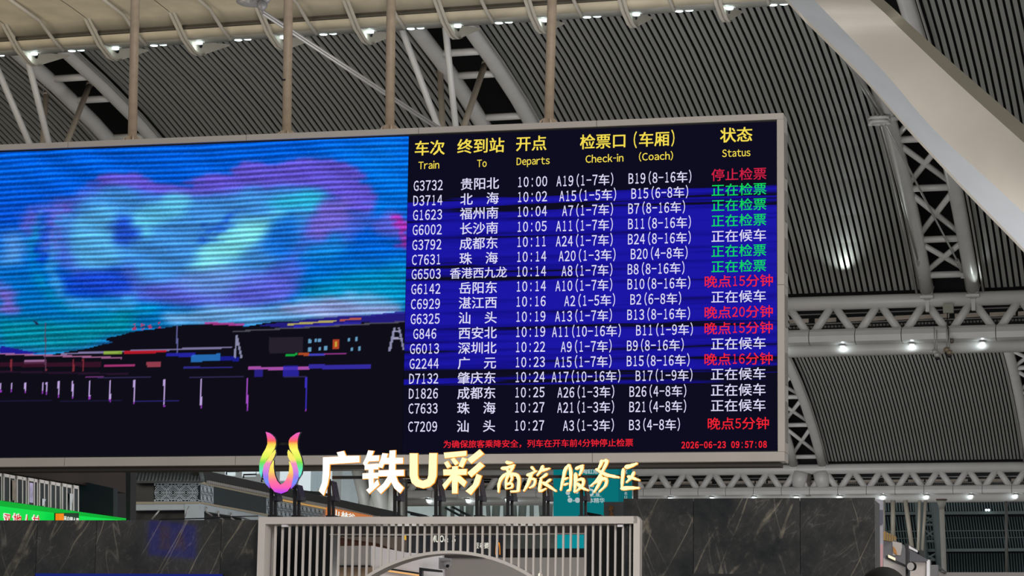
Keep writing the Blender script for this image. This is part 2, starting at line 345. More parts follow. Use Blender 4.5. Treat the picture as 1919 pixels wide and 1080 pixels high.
# catwalks seen through the trusses
def catwalk(dd, x0, x1, yy, label, k=1.):
    pl = ap(dd); root = thing('catwalk', pl.hit((x0 + x1) / 2, yy(x0) + 45 * k), label, 'catwalk')
    palm = mat('pale_lit_panel', '#d8c9bb', .6, noise=.1, nscale=2); 
    m = MB(); m.slab(ap(dd + 3.0), [(x0, yy(x0) - 4 * k), (x1, yy(x1) - 4 * k), (x1, yy(x1) + 60 * k), (x0, yy(x0) + 60 * k)], .1); m.build('back_panel', darkp, root)
    x = x0; r = random.Random(3)
    while x < x1:
        w_ = r.uniform(28, 60) * k
        m = MB(); y = yy(x) + 21 * k; m.slab(ap(dd + 1.9), [(x, y), (x + w_, yy(x + w_) + 20.5 * k), (x + w_, yy(x + w_) + 28 * k), (x, y + 8 * k)], .05); m.build('board', palm, root); x += w_ + r.uniform(2, 20) * k
    m = MB(); m.slab(ap(dd + 1.2), [(x0, yy(x0) + 12 * k), (x1, yy(x1) + 12 * k), (x1, yy(x1) + 14 * k), (x0, yy(x0) + 14 * k)], .05)
    m.slab(ap(dd + 1.2), [(x0, yy(x0) + 30 * k), (x1, yy(x1) + 30 * k), (x1, yy(x1) + 32 * k), (x0, yy(x0) + 32 * k)], .05); m.build('handrail', rodm, root)
    m = MB(); x = x0
    while x < x1: m.slab(ap(dd + 1.1), [(x, yy(x) + 35 * k), (x + 4 * k, yy(x) + 35 * k), (x + 4 * k, yy(x) + 38.5 * k), (x, yy(x) + 38.5 * k)], .04); x += 6.5 * k
    o = m.build('grating', mat('grating_grey', '#8b8a88', .5, noise=.2), root); o['kind'] = 'stuff'
catwalk(D1 + 1.2, 1480, 1935, lambda x: 578 - (x - 1480) * .035, 'maintenance catwalk with pale boards behind the nearer truss')
catwalk(D2 + 1.2, 760, 1935, lambda x: 891 - (x - 1170) * .008, 'maintenance catwalk behind the farther truss', .6)

# ------------------------------------------------------------------ big arch beam
Ae = [(1345, -150), (1477, 0), (1513, 37), (1613, 137), (1697, 233), (1813, 357), (1913, 460), (2030, 590)]
Be = [(1390, -150), (1527, 0), (1577, 52), (1662, 140), (1750, 242), (1872, 355), (1969, 446), (2090, 570)]
Ce = [(1480, -150), (1657, 0), (1705, 45), (1790, 122), (1880, 200), (1985, 292), (2080, 375), (2200, 490)]
Cc = [(1466, -141), (1640, 8), (1686, 52), (1775, 137), (1865, 219), (1968, 311), (2062, 395), (2180, 512)]
root = thing('arch_beam', (4, 60, 0), 'huge cream box beam of the roof arch running down past the board', 'beam')
n = len(Ae); deps = np.linspace(58, 64, n); vs = []
for i in range(n):
    d = deps[i]; a_, b_, c1, c2 = pxpt(*Ae[i], d + 1.0), pxpt(*Be[i], d), pxpt(*Cc[i], d + .35), pxpt(*Ce[i], d + .6)
    vs.append([a_, b_, c1, c2, c2 + D3 * 1.6, a_ + D3 * 1.2])
def dens(v):
    v = np.array(v); n0 = len(v); out = []
    for i in range(n0 - 1):
        p0, p1, p2, p3 = v[max(i - 1, 0)], v[i], v[i + 1], v[min(i + 2, n0 - 1)]
        for t in np.linspace(0, 1, 6)[:-1]: out.append(.5 * (2 * p1 + (p2 - p0) * t + (2 * p0 - 5 * p1 + 4 * p2 - p3) * t * t + (3 * p1 - p0 - 3 * p2 + p3) * t ** 3))
    return out + [v[-1]]
vs = dens(vs); n = len(vs)
def strip(i, j): 
    m = MB(); m.add([v[i] for v in vs] + [v[j] for v in vs], [(k, k + 1, n + k + 1, n + k) for k in range(n - 1)], True); return m
strip(1, 2).build('soffit_face', beamm, root)
m = strip(0, 1); m.build('side_face', mat('grey_side_paint', '#a9aaac', .5, noise=.04, nscale=1), root)
m = strip(2, 3); m.build('edge_flange', mat('cream_edge', '#aaa28f', .5, noise=.06, nscale=1), root)
m = strip(3, 4); 
for i, j in ((4, 5), (5, 0)): q = strip(i, j); m.add(q.v, q.f)
m.build('upper_face', beamm, root)

# ------------------------------------------------------------------ skylight edge with fins and lamps
DS = 68.; FA = [-36.244, -33.45, -30.64, -27.86, -25.07, -22.314, -19.6146, -16.858, -14.0975]; ps = 2.77
zE = 19.56
def zpx(y, d, x=400): v = ray(x, y); return v[2] * d / (v @ D3)
root = thing('skylight_trough', at(-25, DS, zE), 'cream curved skylight trough running along the top of the hall', 'skylight')
prs = [(DS - .05, zpx(80, DS - .05), 'shelf'), (DS - .5, zpx(74, DS - .5), 'shelf'), (DS - .9, zpx(69, DS - .9), 'lower_band'), (DS - 1.25, zpx(52, DS - 1.25), 'lower_band'), (DS - 1.3, zpx(48, DS - 1.3), 'groove'), (DS - 1.25, zpx(44, DS - 1.25), 'upper'), (DS - 1.9, zpx(20, DS - 1.9), 'upper'), (DS - 3, zpx(-5, DS - 3), 'upper'), (DS - 4.6, zpx(-40, DS - 4.6), 'upper'), (DS - 7, zpx(-90, DS - 7), 'upper')]
def ext(i, j, a0, a1, th=.08):
    m = MB(); pts = [prs[k] for k in range(i, j + 1)]; k_ = len(pts)
    vs = [at(a, d, z) for a in (a0, a1) for d, z, _ in pts] + [at(a, d + .02, z + th) for a in (a0, a1) for d, z, _ in pts]
    m.add(vs, [(q, q + 1, k_ + q + 1, k_ + q) for q in range(k_ - 1)] + [(2 * k_ + q, 3 * k_ + q, 3 * k_ + q + 1, 2 * k_ + q + 1) for q in range(k_ - 1)] + [(0, k_, 3 * k_, 2 * k_), (k_ - 1, 3 * k_ - 1, 4 * k_ - 1, 2 * k_ - 1)], True); return m
ext(0, 2, -47, -11.2).build('lamp_shelf', mat('shelf_grey', '#8b8880', .45, noise=.1, nscale=3), root)
ext(2, 3, -47, -11.2).build('lower_band', creamm, root); ext(3, 5, -47, -11.2).build('groove', mat('groove_brown', '#4c463c', .6, noise=.1), root)
a = FA[0] - 3 * ps
while a < -11.5:
    a1 = min(a + ps, -11.2)
    if a1 - a > .3: ext(5, 9, a + .015, a1 - .015).build('membrane_panel', creamm, root)
    # shelf bracket
    m = MB(); q = at(a + ps * .28, DS - .1, zE - .02); m.box(q, A3 * .02, D3 * .14, Z3 * .03); m.box(q + A3 * .5, A3 * .02, D3 * .14, Z3 * .03); m.box(q + A3 * .25 - D3 * .1, A3 * .27, D3 * .015, Z3 * .03); m.build('bracket', white, root)
    a += ps
# thin ribs and shark fins (per spacing)
def rib_pts(a): return [at(a, DS - .75, zpx(76, DS - .75)), at(a, DS - 1.4, zpx(50, DS - 1.5) - .05), at(a, DS - 2.4, zpx(12, DS - 2.4) - .05), at(a, DS - 4.6, zpx(-40, DS - 4.6) - .05)]
thinr = None; fin = None; lamp1 = None; lamp2 = None
fin_px = [(150, -10), (156, 18), (190, 85), (208, 108), (219, 114.5), (229, 112), (279, 96), (279, 93), (222, 88), (205, 70), (178, 25), (158, -10)]
pf = dplane(217, 87, DS)
for k, a in enumerate([FA[0] - ps] + FA):
    names = ['first', 'second', 'third', 'fourth', 'fifth', 'sixth', 'seventh', 'eighth', 'ninth', 'tenth']
    dl = A3 * (a - FA[1])
    lb = 'cream shark fin bracket under the skylight trough, %s from the hanging picture end' % names[k]
    if fin is None:
        og = pf.hit(219, 114); fin = thing('fin_bracket', og, lb, 'bracket', 'fin brackets under the skylight trough')
        MB().slab(pf, fin_px, .05).build('blade', mat('fin_paint', '#c5bfb0', .4, noise=.05, nscale=2), fin)
        # front flange with real width
        m = MB(); pr = [pf.hit(*p) for p in fin_px[:6]]; nn = len(pr)
        m.add([p - A3 * .14 for p in pr] + [p + A3 * .09 for p in pr], [(q, q + 1, nn + q + 1, nn + q) for q in range(nn - 1)], True); m.build('flange', mat('fin_paint_edge', '#b3aca0', .4, noise=.05, nscale=2), fin)
        MB().disc(pf.hit(219, 96) - pf.n * .06 - D3 * .1, pf.n * -1, .1, .03, 12).build('dark_hole_disc', black, fin)  # flat black disc stands for the dark inside of the hole
        f0 = dl; fin.location = Vector(og + dl); ORG[fin] = og + dl
        p = pxpt(217, 89.5, DS - .3); lamp1 = thing('shelf_lamp', p + dl, 'lit single lamp beside the first fin bracket', 'light', 'single lamps at the fin brackets')
        ORG[lamp1] = p; MB().disc(p, -Z3, .11, .05, 14).build('lamp', lampm, lamp1)
        MB().box(p + Z3 * .03, A3 * .16, D3 * .12, Z3 * .02).build('plate', white, lamp1)
        p = pxpt(296, 83.5, DS - .2); q = pxpt(296 - 7, 84, DS - .2); r_ = pxpt(296 + 10, 82.5, DS - .2)
        lamp2 = thing('twin_lamp_tray', p + dl, 'lit twin lamp tray just after the first fin bracket', 'light', 'twin lamp trays between the fin brackets')
        ORG[lamp2] = p; MB().box(p + Z3 * .04 + A3 * .04, A3 * .4, D3 * .16, Z3 * .015).build('tray', mat('tray_glass', '#b7d6d2', .2), lamp2)
        for c in (q, r_): MB().disc(c + Z3 * .02, -Z3, .12, .05, 14).build('lamp', lampm, lamp2)
        og = at(FA[1] + ps / 2, DS - .7, zE); thinr = thing('thin_rib', og, 'thin cream trough rib just after the first fin bracket', 'rib', 'thin ribs of the skylight trough')
        ORG[thinr] = og; MB().tube(rib_pts(FA[1] + ps / 2), .06, 6).build('bar', mat('fin_paint_edge', '#b3aca0', .4), thinr); thinr.location = Vector(og + dl)
    else:
        dd_ = dl - f0; dup(fin, dd_, lb); dup(lamp1, dd_, 'lit single lamp beside the %s fin bracket' % names[k]); dup(lamp2, dd_, 'lit twin lamp tray just after the %s fin bracket' % names[k]); dup(thinr, dd_, 'thin cream trough rib just after the %s fin bracket' % names[k])
for x in (65, 373, 692, 1018, 1362):
    p = pxpt(x, zE and 99 - x * .067, DS - .3) - Z3 * .25; l = bpy.data.lights.new('shelf_lamp_glow', 'POINT'); l.energy = 2.5; l.color = (.85, 1, .98); l.shadow_soft_size = .06; lo = bpy.data.objects.new('shelf_lamp_glow', l); COL.objects.link(lo); lo.location = p

# struts and rods behind the board's top edge
def strut(p, q, r, label, fork=False, m_=None, nm='strut'):
    root = thing(nm, q, label, 'strut', 'roof struts rising behind the board')
    P, Q = pxpt(*p), pxpt(*q); u = (P - Q) / np.linalg.norm(P - Q); Q = Q - u * 2.2
    MB().tube([Q, P], r, 12).build('tube', m_ or white, root)
    if fork:
        m = MB(); m.disc(P, u, r * 1.12, .06, 12); m.build('collar', m_ or white, root)
        for s in (-1, 1): MB().box(P + u * .25 + A3 * s * .07, A3 * .025, D3 * .09, u * .25).build('fork_plate', rodm, root)
dk = mat('warm_grey_tube', '#b0a393', .5, noise=.06)
strut((48, 95, 70), (93, 272, 73), .11, 'slim white strut from the skylight edge, first hanging pole side')
strut((-30, 70, 70), (58, 274, 73), .11, 'slim white strut leaning from the photo edge, at the start of the board')
strut((87, 178, 76.6), (80, 274, 76), .1, 'short warm grey upright strut with a fork top, before the first pole', True, dk)
strut((168, 160, 76.6), (124, 272, 75), .1, 'leaning warm grey strut with a fork top, before the first pole', True, dk)
strut((748, 40, 70), (823, 242, 73), .105, 'slim white strut just past the third pole, leaning toward the board')
strut((834, 40, 70), (855, 242, 73), .105, 'slim near upright white strut between the third and fourth poles')
strut((825, 124, 76.6), (830, 242, 76), .105, 'upright warm grey strut with a fork top, third and fourth poles either side', True, dk)
strut((909, 121, 76.6), (868, 242, 75), .105, 'leaning warm grey strut with a fork top touching the second rib', True, dk)
jn = thing('cast_rod_joint', pxpt(480, 8, 58), 'grey cast steel joint where the long diagonal rod starts', 'joint'); m = MB(); c = pxpt(474, 3, 58)
m.ball(c, .34, 14, 8, (1.3, .8, .42)); m.build('casting', mat('cast_grey', '#8d8a8c', .4, .2, noise=.06), jn)
m = MB(); m.ball(pxpt(492, 10, 57.8), .14, 10, 6); m.ball(pxpt(500, -4, 57.8), .13, 10, 6); m.build('lug', M['cast_grey'], jn)
MB().tube([pxpt(440, -8, 57.8), pxpt(470, 3, 57.7)], .06, 8).build('pin', rodm, jn)
for k, dy in enumerate((0, 5)):
    o = MB().tube([pxpt(492, 20 + dy, 58), pxpt(822, 238 + dy, 70), pxpt(860, 264 + dy, 71.5)], .042, 8).build('diagonal_rod', rodm); tag(o, ['upper of two parallel steel rods slanting down to the board', 'lower of two parallel steel rods slanting down to the board'][k], 'rod', 'parallel rods slanting to the board')

# ================================================================== DEPARTURE BOARD
NB = 35.0; pb = bp(NB)
tl = pb.hit(0, 275); br = pb.hit(1478, 865); tr = pb.hit(1470, 213.5); bR = (tr - CAM) @ BD; bL = bR - 13.6; zT = tr[2]; zB_ = pb.hit(1470, 865)[2] + .0
sL = (pb.hit(767, 262) - CAM) @ BD
iR = (pb.hit(1455.5, 228) - CAM) @ BD; izT = pb.hit(1455, 228)[2]; izB = pb.hit(1457, 845)[2]
def bpt(b, z, off=0.): return CAM * np.array([1, 1, 0]) + BD * b + BN * (NB + off) + Z3 * z
def brect(mb, b0, b1, z0, z1, t=.05, off=0.): return mb.prism([bpt(b0, z0, off), bpt(b1, z0, off), bpt(b1, z1, off), bpt(b0, z1, off)], BN * t)
board = thing('departure_board', bpt((bL + bR) / 2, zB_), 'giant grey framed LED screen showing a blue sky picture and the train departures list', 'display board')
# frame: top and bottom rails in sections, end stile
TH = .42
seamT = [0, 133, 465, 787, 1120, 1470]; edges = [bL] + [(pb.hit(x, 240) - CAM) @ BD for x in (132, 465, 787, 1120)] + [bR]
for i in range(5):
    m = MB(); brect(m, edges[i] + .004, edges[i + 1] - .004, izT + .02, zT, TH, -.06); m.build('frame_rail', frm, board)
edges = [bL] + [(pb.hit(x, 868) - CAM) @ BD for x in (124, 444, 770, 1112)] + [bR]
for i in range(5):
    m = MB(); brect(m, edges[i] + .004, edges[i + 1] - .004, zB_, izB - .02, TH, -.06); m.build('frame_rail', frm, board)
zs = [izB - .02, pb.hit(1466, 535)[2], izT + .02]
for i in range(2):
    m = MB(); brect(m, iR + .015, bR, zs[i] + .003, zs[i + 1] - .003, TH, -.06); st = m.build('frame_stile', frm, board)
m = MB(); brect(m, bL, bL + .15, izB - .02, izT + .02, TH, -.06); m.build('frame_stile', frm, board)
m = MB(); brect(m, bL + .02, bR - .02, zB_ + .02, zT - .02, .2, TH - .1); m.build('rear_casing', darkp, board)
m = MB(); brect(m, bL + .1, iR + .03, zB_ - .06, zB_ + .01, .3, .1); m.build('under_trim', mat('under_trim_dark', '#3a3531', .6), board)
# vents on the end face
for y0, y1 in ((247, 330), (355, 412), (445, 508), (551, 611), (660, 720), (752, 828)):
    z0 = pb.hit(1474, y1)[2]; z1 = pb.hit(1474, y0)[2]; m = MB()
    m.prism([bpt(bR + .004, z0, .05), bpt(bR + .004, z0, .26), bpt(bR + .004, z1, .26), bpt(bR + .004, z1, .05)], BD * .006)
    m.build('side_vent', ventm, board)
# text screen: dark panel with blue scan bands
sm = bpy.data.materials.new('led_list_screen'); sm.use_nodes = True; nt = sm.node_tree; nt.nodes.clear(); N = nt.nodes.new; L = nt.links.new
tc = N('ShaderNodeTexCoord'); sep = N('ShaderNodeSeparateXYZ'); L(tc.outputs['Generated'], sep.inputs[0])
mp = N('ShaderNodeMapping'); mp.inputs['Scale'].default_value = (.9, .9, 42); L(tc.outputs['Generated'], mp.inputs[0]); nz = N('ShaderNodeTexNoise'); nz.inputs['Scale'].default_value = 1.0; nz.inputs['Detail'].default_value = 4; nz.inputs['Distortion'].default_value = .3; L(mp.outputs[0], nz.inputs[0])
env = N('ShaderNodeValToRGB'); e = env.color_ramp.elements; e[0].position = .17; e[0].color = (0, 0, 0, 1); e[1].position = .9; e[1].color = (0, 0, 0, 1)
for p_, v_ in ((.23, .3), (.30, .78), (.45, .9), (.58, .86), (.72, .82), (.79, .45), (.82, .12)): q = e.new(p_); q.color = (v_, v_, v_, 1)
L(sep.outputs[2], env.inputs[0]); mu = N('ShaderNodeMath'); mu.operation = 'ADD'; L(env.outputs[0], mu.inputs[0])
sc_ = N('ShaderNodeMath'); sc_.operation = 'MULTIPLY_ADD'; sc_.inputs[1].default_value = 3.2; sc_.inputs[2].default_value = -1.55; L(nz.outputs['Fac'], sc_.inputs[0]); L(sc_.outputs[0], mu.inputs[1])
cr = N('ShaderNodeValToRGB'); e = cr.color_ramp.elements; e[0].position = .42; e[0].color = lin(S('#0e0d1f')) + (1,); e[1].position = .95; e[1].color = lin(S('#1b16a4')) + (1,); q = e.new(.6); q.color = lin(S('#15108a')) + (1,); gt = N('ShaderNodeMath'); gt.operation = 'MULTIPLY'; gt.use_clamp = True; gt.inputs[1].default_value = 4; L(env.outputs[0], gt.inputs[0]); g2 = N('ShaderNodeMath'); g2.operation = 'MULTIPLY'; L(mu.outputs[0], g2.inputs[0]); L(gt.outputs[0], g2.inputs[1]); L(g2.outputs[0], cr.inputs[0])
em = N('ShaderNodeEmission'); L(cr.outputs[0], em.inputs[0]); ou = N('ShaderNodeOutputMaterial'); L(em.outputs[0], ou.inputs[0])
m = MB(); brect(m, sL, iR, izB, izT, .1); lst = m.build('list_screen', sm, board); lst['label'] = 'dark blue LED panel listing train departures'
bez = MB(); brect(bez, bL + .1, iR + .02, izT - .0, izT + .025, .1, -.005); brect(bez, bL + .1, iR + .02, izB - .03, izB + .0, .1, -.005); brect(bez, iR, iR + .02, izB, izT, .1, -.005); bez.build('screen_gasket', black, board)
# picture screen: grid with painted colours
pw, phh = 400, 300; bs = np.linspace(bL + .15, sL, 2); b0 = (pb.hit(-12, 500) - CAM) @ BD
gx = np.linspace(b0, sL - .005, pw); gz = np.linspace(izB, izT, phh)
GX, GZ = np.meshgrid(gx, gz)
Pw = BD[None, None, :] * GX[..., None] + BN * NB + Z3 * (GZ[..., None] - CAMZ)
den = Pw @ fw; X = 960 + F * (Pw @ RT) / den; Y = 540 - F * (Pw @ UP) / den
XX = X * 1.742; YY = (Y - 260) * 1.742        # tracing frame
_r = rng.normal(0, 1, (phh, 40)); _r = np.apply_along_axis(lambda r: np.interp(np.linspace(0, 39, pw), np.arange(40), r), 1, _r)
SH = 15 * (_r + np.roll(_r, 1, 0)) / 1.4
def poly(pts, soft=0):
    pts = np.array(pts, float); ins = np.zeros(XX.shape, bool); j = len(pts) - 1
    wob = 7 * np.sin(XX / 23 + YY / 17) * np.sin(YY / 11) * (1 if soft else 0)
    if soft > 3: wob = wob + SH
    xx, yy = XX + wob, YY + wob * .2
    for i in range(len(pts)):
        xi, yi = pts[i]; xj, yj = pts[j]
        if yi != yj: ins ^= ((yi > yy) != (yj > yy)) & (xx < (xj - xi) * (yy - yi) / (yj - yi) + xi)
        j = i
    mk = ins.astype(float)
    k = int(soft / 3.3)
    if k:
        for ax in (0, 1):
            for _ in range(2):
                kk = np.ones(2 * k + 1) / (2 * k + 1); mk = np.apply_along_axis(lambda r: np.convolve(np.pad(r, k, 'edge'), kk, 'valid'), ax, mk)
    return mk
def c_(*c): return np.array(c, float) / 255
img = np.zeros(XX.shape + (3,)); ys = [0, 120, 260, 400, 520, 600, 690]; cs = [(0, 88, 215), (0, 90, 222), (5, 75, 205), (0, 100, 205), (0, 105, 190), (0, 105, 175), (30, 100, 180)]
for k in range(3): img[..., k] = np.interp(YY, ys, [c[k] for c in cs]) / 255
def over(mk, col, a=1.): 
    global img; img = img * (1 - mk[..., None] * a) + np.array(col) * mk[..., None] * a
over(poly([(1000, 30), (1340, 0), (1340, 300), (1180, 300), (1180, 100)], 30), c_(0, 115, 230), .8)
over(poly([(60, 250), (180, 190), (240, 185), (300, 150), (340, 120), (440, 110), (500, 145), (610, 160), (660, 125), (740, 115), (800, 75), (900, 85), (1000, 65), (1100, 72), (1175, 98), (1190, 155), (1215, 190), (1215, 260), (1130, 350), (1000, 370), (980, 500), (800, 550), (500, 540), (300, 500), (120, 350), (90, 300)], 10), c_(72, 95, 212), .9)
over(poly([(290, 155), (340, 120), (440, 110), (500, 145), (610, 158), (660, 125), (740, 115), (800, 75), (900, 85), (1000, 65), (1100, 72), (1175, 98), (1190, 155), (1215, 190), (1210, 240), (1140, 230), (1060, 165), (960, 155), (850, 160), (700, 185), (600, 190), (470, 170), (400, 155)], 6), c_(100, 78, 205), .9)
over(poly([(340, 160), (400, 155), (470, 190), (600, 190), (700, 185), (850, 160), (1060, 165), (1070, 230), (980, 290), (985, 330), (900, 400), (850, 480), (600, 500), (470, 470), (430, 400), (390, 440), (240, 420), (215, 300), (250, 220)], 14), c_(62, 140, 215), .9)
over(poly([(430, 250), (560, 175), (620, 185), (600, 260), (520, 270), (470, 330), (430, 330)], 12), c_(90, 185, 225), .85)
over(poly([(250, 250), (330, 210), (400, 260), (390, 400), (300, 440), (240, 400), (235, 300)], 16), c_(85, 170, 225), .75)
over(poly([(640, 380), (700, 310), (800, 270), (870, 255), (945, 235), (950, 260), (880, 300), (800, 370), (700, 440), (620, 430)], 14), c_(125, 222, 232), .9)
over(poly([(870, 205), (1000, 165), (1060, 180), (1050, 220), (960, 235), (880, 225)], 10), c_(40, 185, 220), .8)
over(poly([(375, 250), (430, 255), (420, 290), (470, 285), (450, 320), (400, 350), (375, 330)], 10), c_(25, 65, 205), .85)
over(poly([(650, 340), (700, 280), (760, 240), (820, 225), (760, 265), (710, 310), (670, 350)], 6), c_(25, 80, 205), .7)
over(poly([(880, 270), (960, 235), (980, 300), (960, 380), (890, 400), (860, 340)], 14), c_(10, 95, 205), .8)
over(poly([(1000, 340), (1120, 300), (1150, 360), (1080, 400), (980, 400)], 14), c_(15, 130, 215), .8)
over(poly([(1060, 200), (1150, 200), (1130, 300), (1020, 330), (985, 300), (1040, 240)], 12), c_(115, 95, 205), .9)
over(poly([(90, 330), (115, 250), (140, 230), (125, 300), (115, 400), (170, 500), (230, 550), (330, 560), (520, 540), (520, 560), (360, 585), (220, 575), (130, 500)], 10), c_(0, 145, 190), .75)
over(poly([(170, 480), (160, 330), (200, 240), (245, 220), (200, 300), (190, 400), (215, 480), (240, 520), (380, 530), (450, 500), (450, 560), (230, 560)], 8), c_(60, 150, 220), .8)
over(poly([(205, 440), (400, 420), (430, 500), (270, 520), (215, 500)], 10), c_(15, 60, 200), .85)
over(poly([(130, 230), (150, 225), (140, 300), (145, 400), (125, 400), (125, 300)], 5), c_(15, 60, 205), .8)
over(poly([(70, 290), (100, 220), (140, 210), (110, 250), (95, 330)], 8), c_(100, 85, 200), .6)
over(poly([(165, 340), (180, 250), (220, 200), (225, 215), (190, 270), (185, 370)], 5), c_(120, 90, 205), .7)
over(poly([(470, 480), (700, 430), (960, 440), (960, 520), (800, 560), (600, 540), (480, 510)], 14), c_(95, 90, 212), .75)
over(poly([(560, 470), (640, 440), (720, 400), (800, 440), (720, 520), (640, 500)], 20), c_(105, 160, 225), .7)
over(poly([(0, 310), (60, 300), (90, 340), (60, 410), (0, 420)], 18), c_(115, 165, 230), .7)
over(poly([(0, 450), (30, 480), (50, 520), (40, 575), (0, 570)], 8), c_(130, 95, 200), .85)
over(poly([(1200, 280), (1280, 235), (1325, 250), (1325, 330), (1240, 310)], 10), c_(120, 90, 210), .7)
over(poly([(1285, 255), (1330, 240), (1330, 360), (1312, 360), (1310, 320), (1290, 290)], 5), c_(190, 35, 165), .8)
over(poly([(1000, 480), (1330, 400), (1330, 560), (1180, 570), (1000, 530)], 22), c_(0, 150, 190), .75)
over(poly([(0, 590), (280, 600), (420, 560), (440, 620), (340, 660), (200, 700), (0, 680)], 16), c_(0, 135, 150), .8)
over(poly([(520, 580), (700, 545), (900, 545), (1000, 520), (1200, 500), (1325, 545), (1325, 570), (1000, 600), (700, 610), (560, 610)], 12), c_(125, 170, 225), .8)
over(poly([(900, 560), (1080, 520), (1200, 545), (1325, 550), (1325, 568), (1080, 590)], 8), c_(165, 150, 210), .6)
nzf = sum(np.sin(XX / (40 + 13 * k) + k * 2 + YY / (9 + 2 * k)) * np.sin(YY / (6 + k) - XX / (90 + 11 * k) + k) for k in range(4)) / 4
str_ = .5 + .5 * np.sin((YY + XX * .045) / 2.75 + 1.2 * np.sin(XX / 140) + nzf)
img = img * (1 + .22 * nzf[..., None]); img = img * (.70 + .40 * str_[..., None]) + (str_[..., None] ** 3) * np.array([.05, .09, .09]) * (.4 + 1.2 * img[..., 1:2])
gr = rng.normal(0, .02, XX.shape)[..., None]; img = img + gr
# the ground, buildings and lights of the picture
over(poly([(0, 675), (70, 690), (130, 702), (60, 712), (0, 712)], 2), c_(30, 30, 150))
over(poly([(0, 702), (110, 706), (200, 700), (260, 690), (345, 672), (380, 668), (345, 658), (352, 650), (420, 632), (520, 620), (640, 606), (700, 602), (800, 612), (900, 600), (1100, 585), (1325, 572), (1400, 1100), (-20, 1100), (-20, 700)], 2), c_(15, 14, 24))
over(poly([(850, 612), (1000, 590), (1150, 578), (1325, 566), (1325, 600), (1150, 600), (950, 618)], 3), c_(38, 30, 140), .85)
def bar(x0, y0, x1, y1, col, a=1., tl_=0.): over(poly([(x0, y0), (x1, y0 + tl_), (x1, y1 + tl_), (x0, y1)], 0), c_(*col), a)
bar(200, 700, 760, 706, (150, 140, 190), .8, -22); bar(0, 700, 400, 705, (190, 120, 170), .8, 14); bar(340, 693, 400, 703, (150, 190, 60), .8)
bar(405, 692, 545, 702, (190, 25, 40), .9, -3); bar(545, 700, 640, 712, (40, 40, 190), .8); bar(625, 708, 720, 730, (40, 120, 200), .85, -6); bar(720, 712, 780, 726, (25, 30, 150), .9)
bar(340, 738, 440, 745, (190, 60, 130), .8); bar(80, 722, 145, 735, (180, 130, 180), .8); bar(0, 730, 330, 745, (60, 20, 40), .8); bar(480, 730, 525, 745, (200, 80, 100), .7)
for x in (35, 148, 238, 270): bar(x, 720, x + 5, 760, (150, 50, 60), .8)
bar(670, 598, 800, 606, (190, 60, 150), .8, 6); bar(940, 604, 1100, 610, (190, 180, 90), .9, -12); bar(1110, 590, 1180, 596, (210, 100, 60), .8, -6); bar(960, 612, 1180, 620, (50, 45, 190), .8, -14)
bar(760, 628, 1325, 632, (90, 90, 105), .8, -32); bar(880, 648, 990, 700, (40, 34, 46), .9)
for x, y in ((1008, 655), (1028, 652), (1040, 652), (1136, 650), (1160, 648), (1008, 682), (1040, 680), (1060, 678), (1145, 682), (1170, 680)): bar(x, y, x + 8, y + 12, (110, 170, 210), .9)
bar(1088, 655, 1108, 688, (190, 70, 40), .9); bar(1093, 661, 1102, 680, (200, 170, 60), .9)
bar(932, 704, 972, 711, (20, 180, 70), .9, -3); bar(976, 700, 1008, 708, (190, 80, 40), .9); bar(1008, 702, 1060, 708, (70, 70, 200), .9); bar(1060, 700, 1130, 704, (160, 60, 150), .9)
bar(810, 745, 1010, 755, (190, 90, 190), .85); bar(1010, 738, 1210, 752, (60, 50, 190), .8); bar(830, 755, 860, 778, (50, 40, 170), .7); bar(925, 742, 975, 775, (45, 40, 180), .8); bar(0, 758, 420, 764, (60, 25, 60), .5, 8)
bar(600, 745, 760, 750, (60, 55, 180), .7); bar(280, 777, 340, 781, (150, 70, 160), .7); bar(200, 780, 1000, 782, (70, 60, 120), .6, -4)
over(poly([(765, 715), (770, 640), (776, 640), (792, 715), (786, 716), (775, 665), (771, 716)]), c_(150, 150, 185), .9)
over(poly([(1268, 695), (1285, 618), (1292, 618), (1276, 695)]), c_(150, 150, 185), .9); over(poly([(1300, 616), (1306, 616), (1322, 690), (1316, 690)]), c_(150, 150, 185), .9)
bar(1286, 626, 1304, 630, (160, 160, 190)); bar(1283, 650, 1312, 654, (160, 160, 190))
bar(577, 612, 581, 700, (120, 120, 190), .8); bar(147, 600, 151, 760, (90, 60, 90), .8)
over(poly([(108, 596), (114, 594), (128, 606), (122, 609)]), c_(30, 30, 70))
for x, y0, y1 in ((3, 798, 828), (38, 798, 828), (83, 798, 832), (140, 796, 832), (153, 796, 836), (192, 792, 845), (238, 791, 850), (293, 790, 852), (360, 790, 860), (439, 788, 868), (537, 787, 876), (657, 784, 880), (808, 782, 888), (1000, 778, 892)):
    bar(x - 2.2, y0, x + 2.2, y1, (190, 165, 225) if x < 700 else ((165, 80, 200) if x < 900 else (60, 50, 190))); bar(x - 2.2, y1 - 9, x + 2.2, y1, (150, 60, 190))
bar(0, 855, 400, 858, (40, 35, 90), .5); bar(440, 856, 600, 859, (60, 50, 160), .6)
for k, x in enumerate((440, 465, 490, 520)):
    for j in range(5): bar(x - 7 + random.uniform(0, 9), 606 + j * 4 - k * 2, x + 1 + random.uniform(0, 8), 609 + j * 4 - k * 2, (190, 50, 90), .9)
img = np.clip(img, 0, 1); lnr = np.where(img <= .04045, img / 12.92, ((img + .055) / 1.055) ** 2.4)
og = ORG[board]; V = (BD * GX[..., None] + BN * (NB) + Z3 * GZ[..., None]).reshape(-1, 3) - og
ii = (np.arange(phh - 1)[:, None] * pw + np.arange(pw - 1)[None, :]).ravel(); Fc = np.stack([ii, ii + 1, ii + pw + 1, ii + pw], 1)
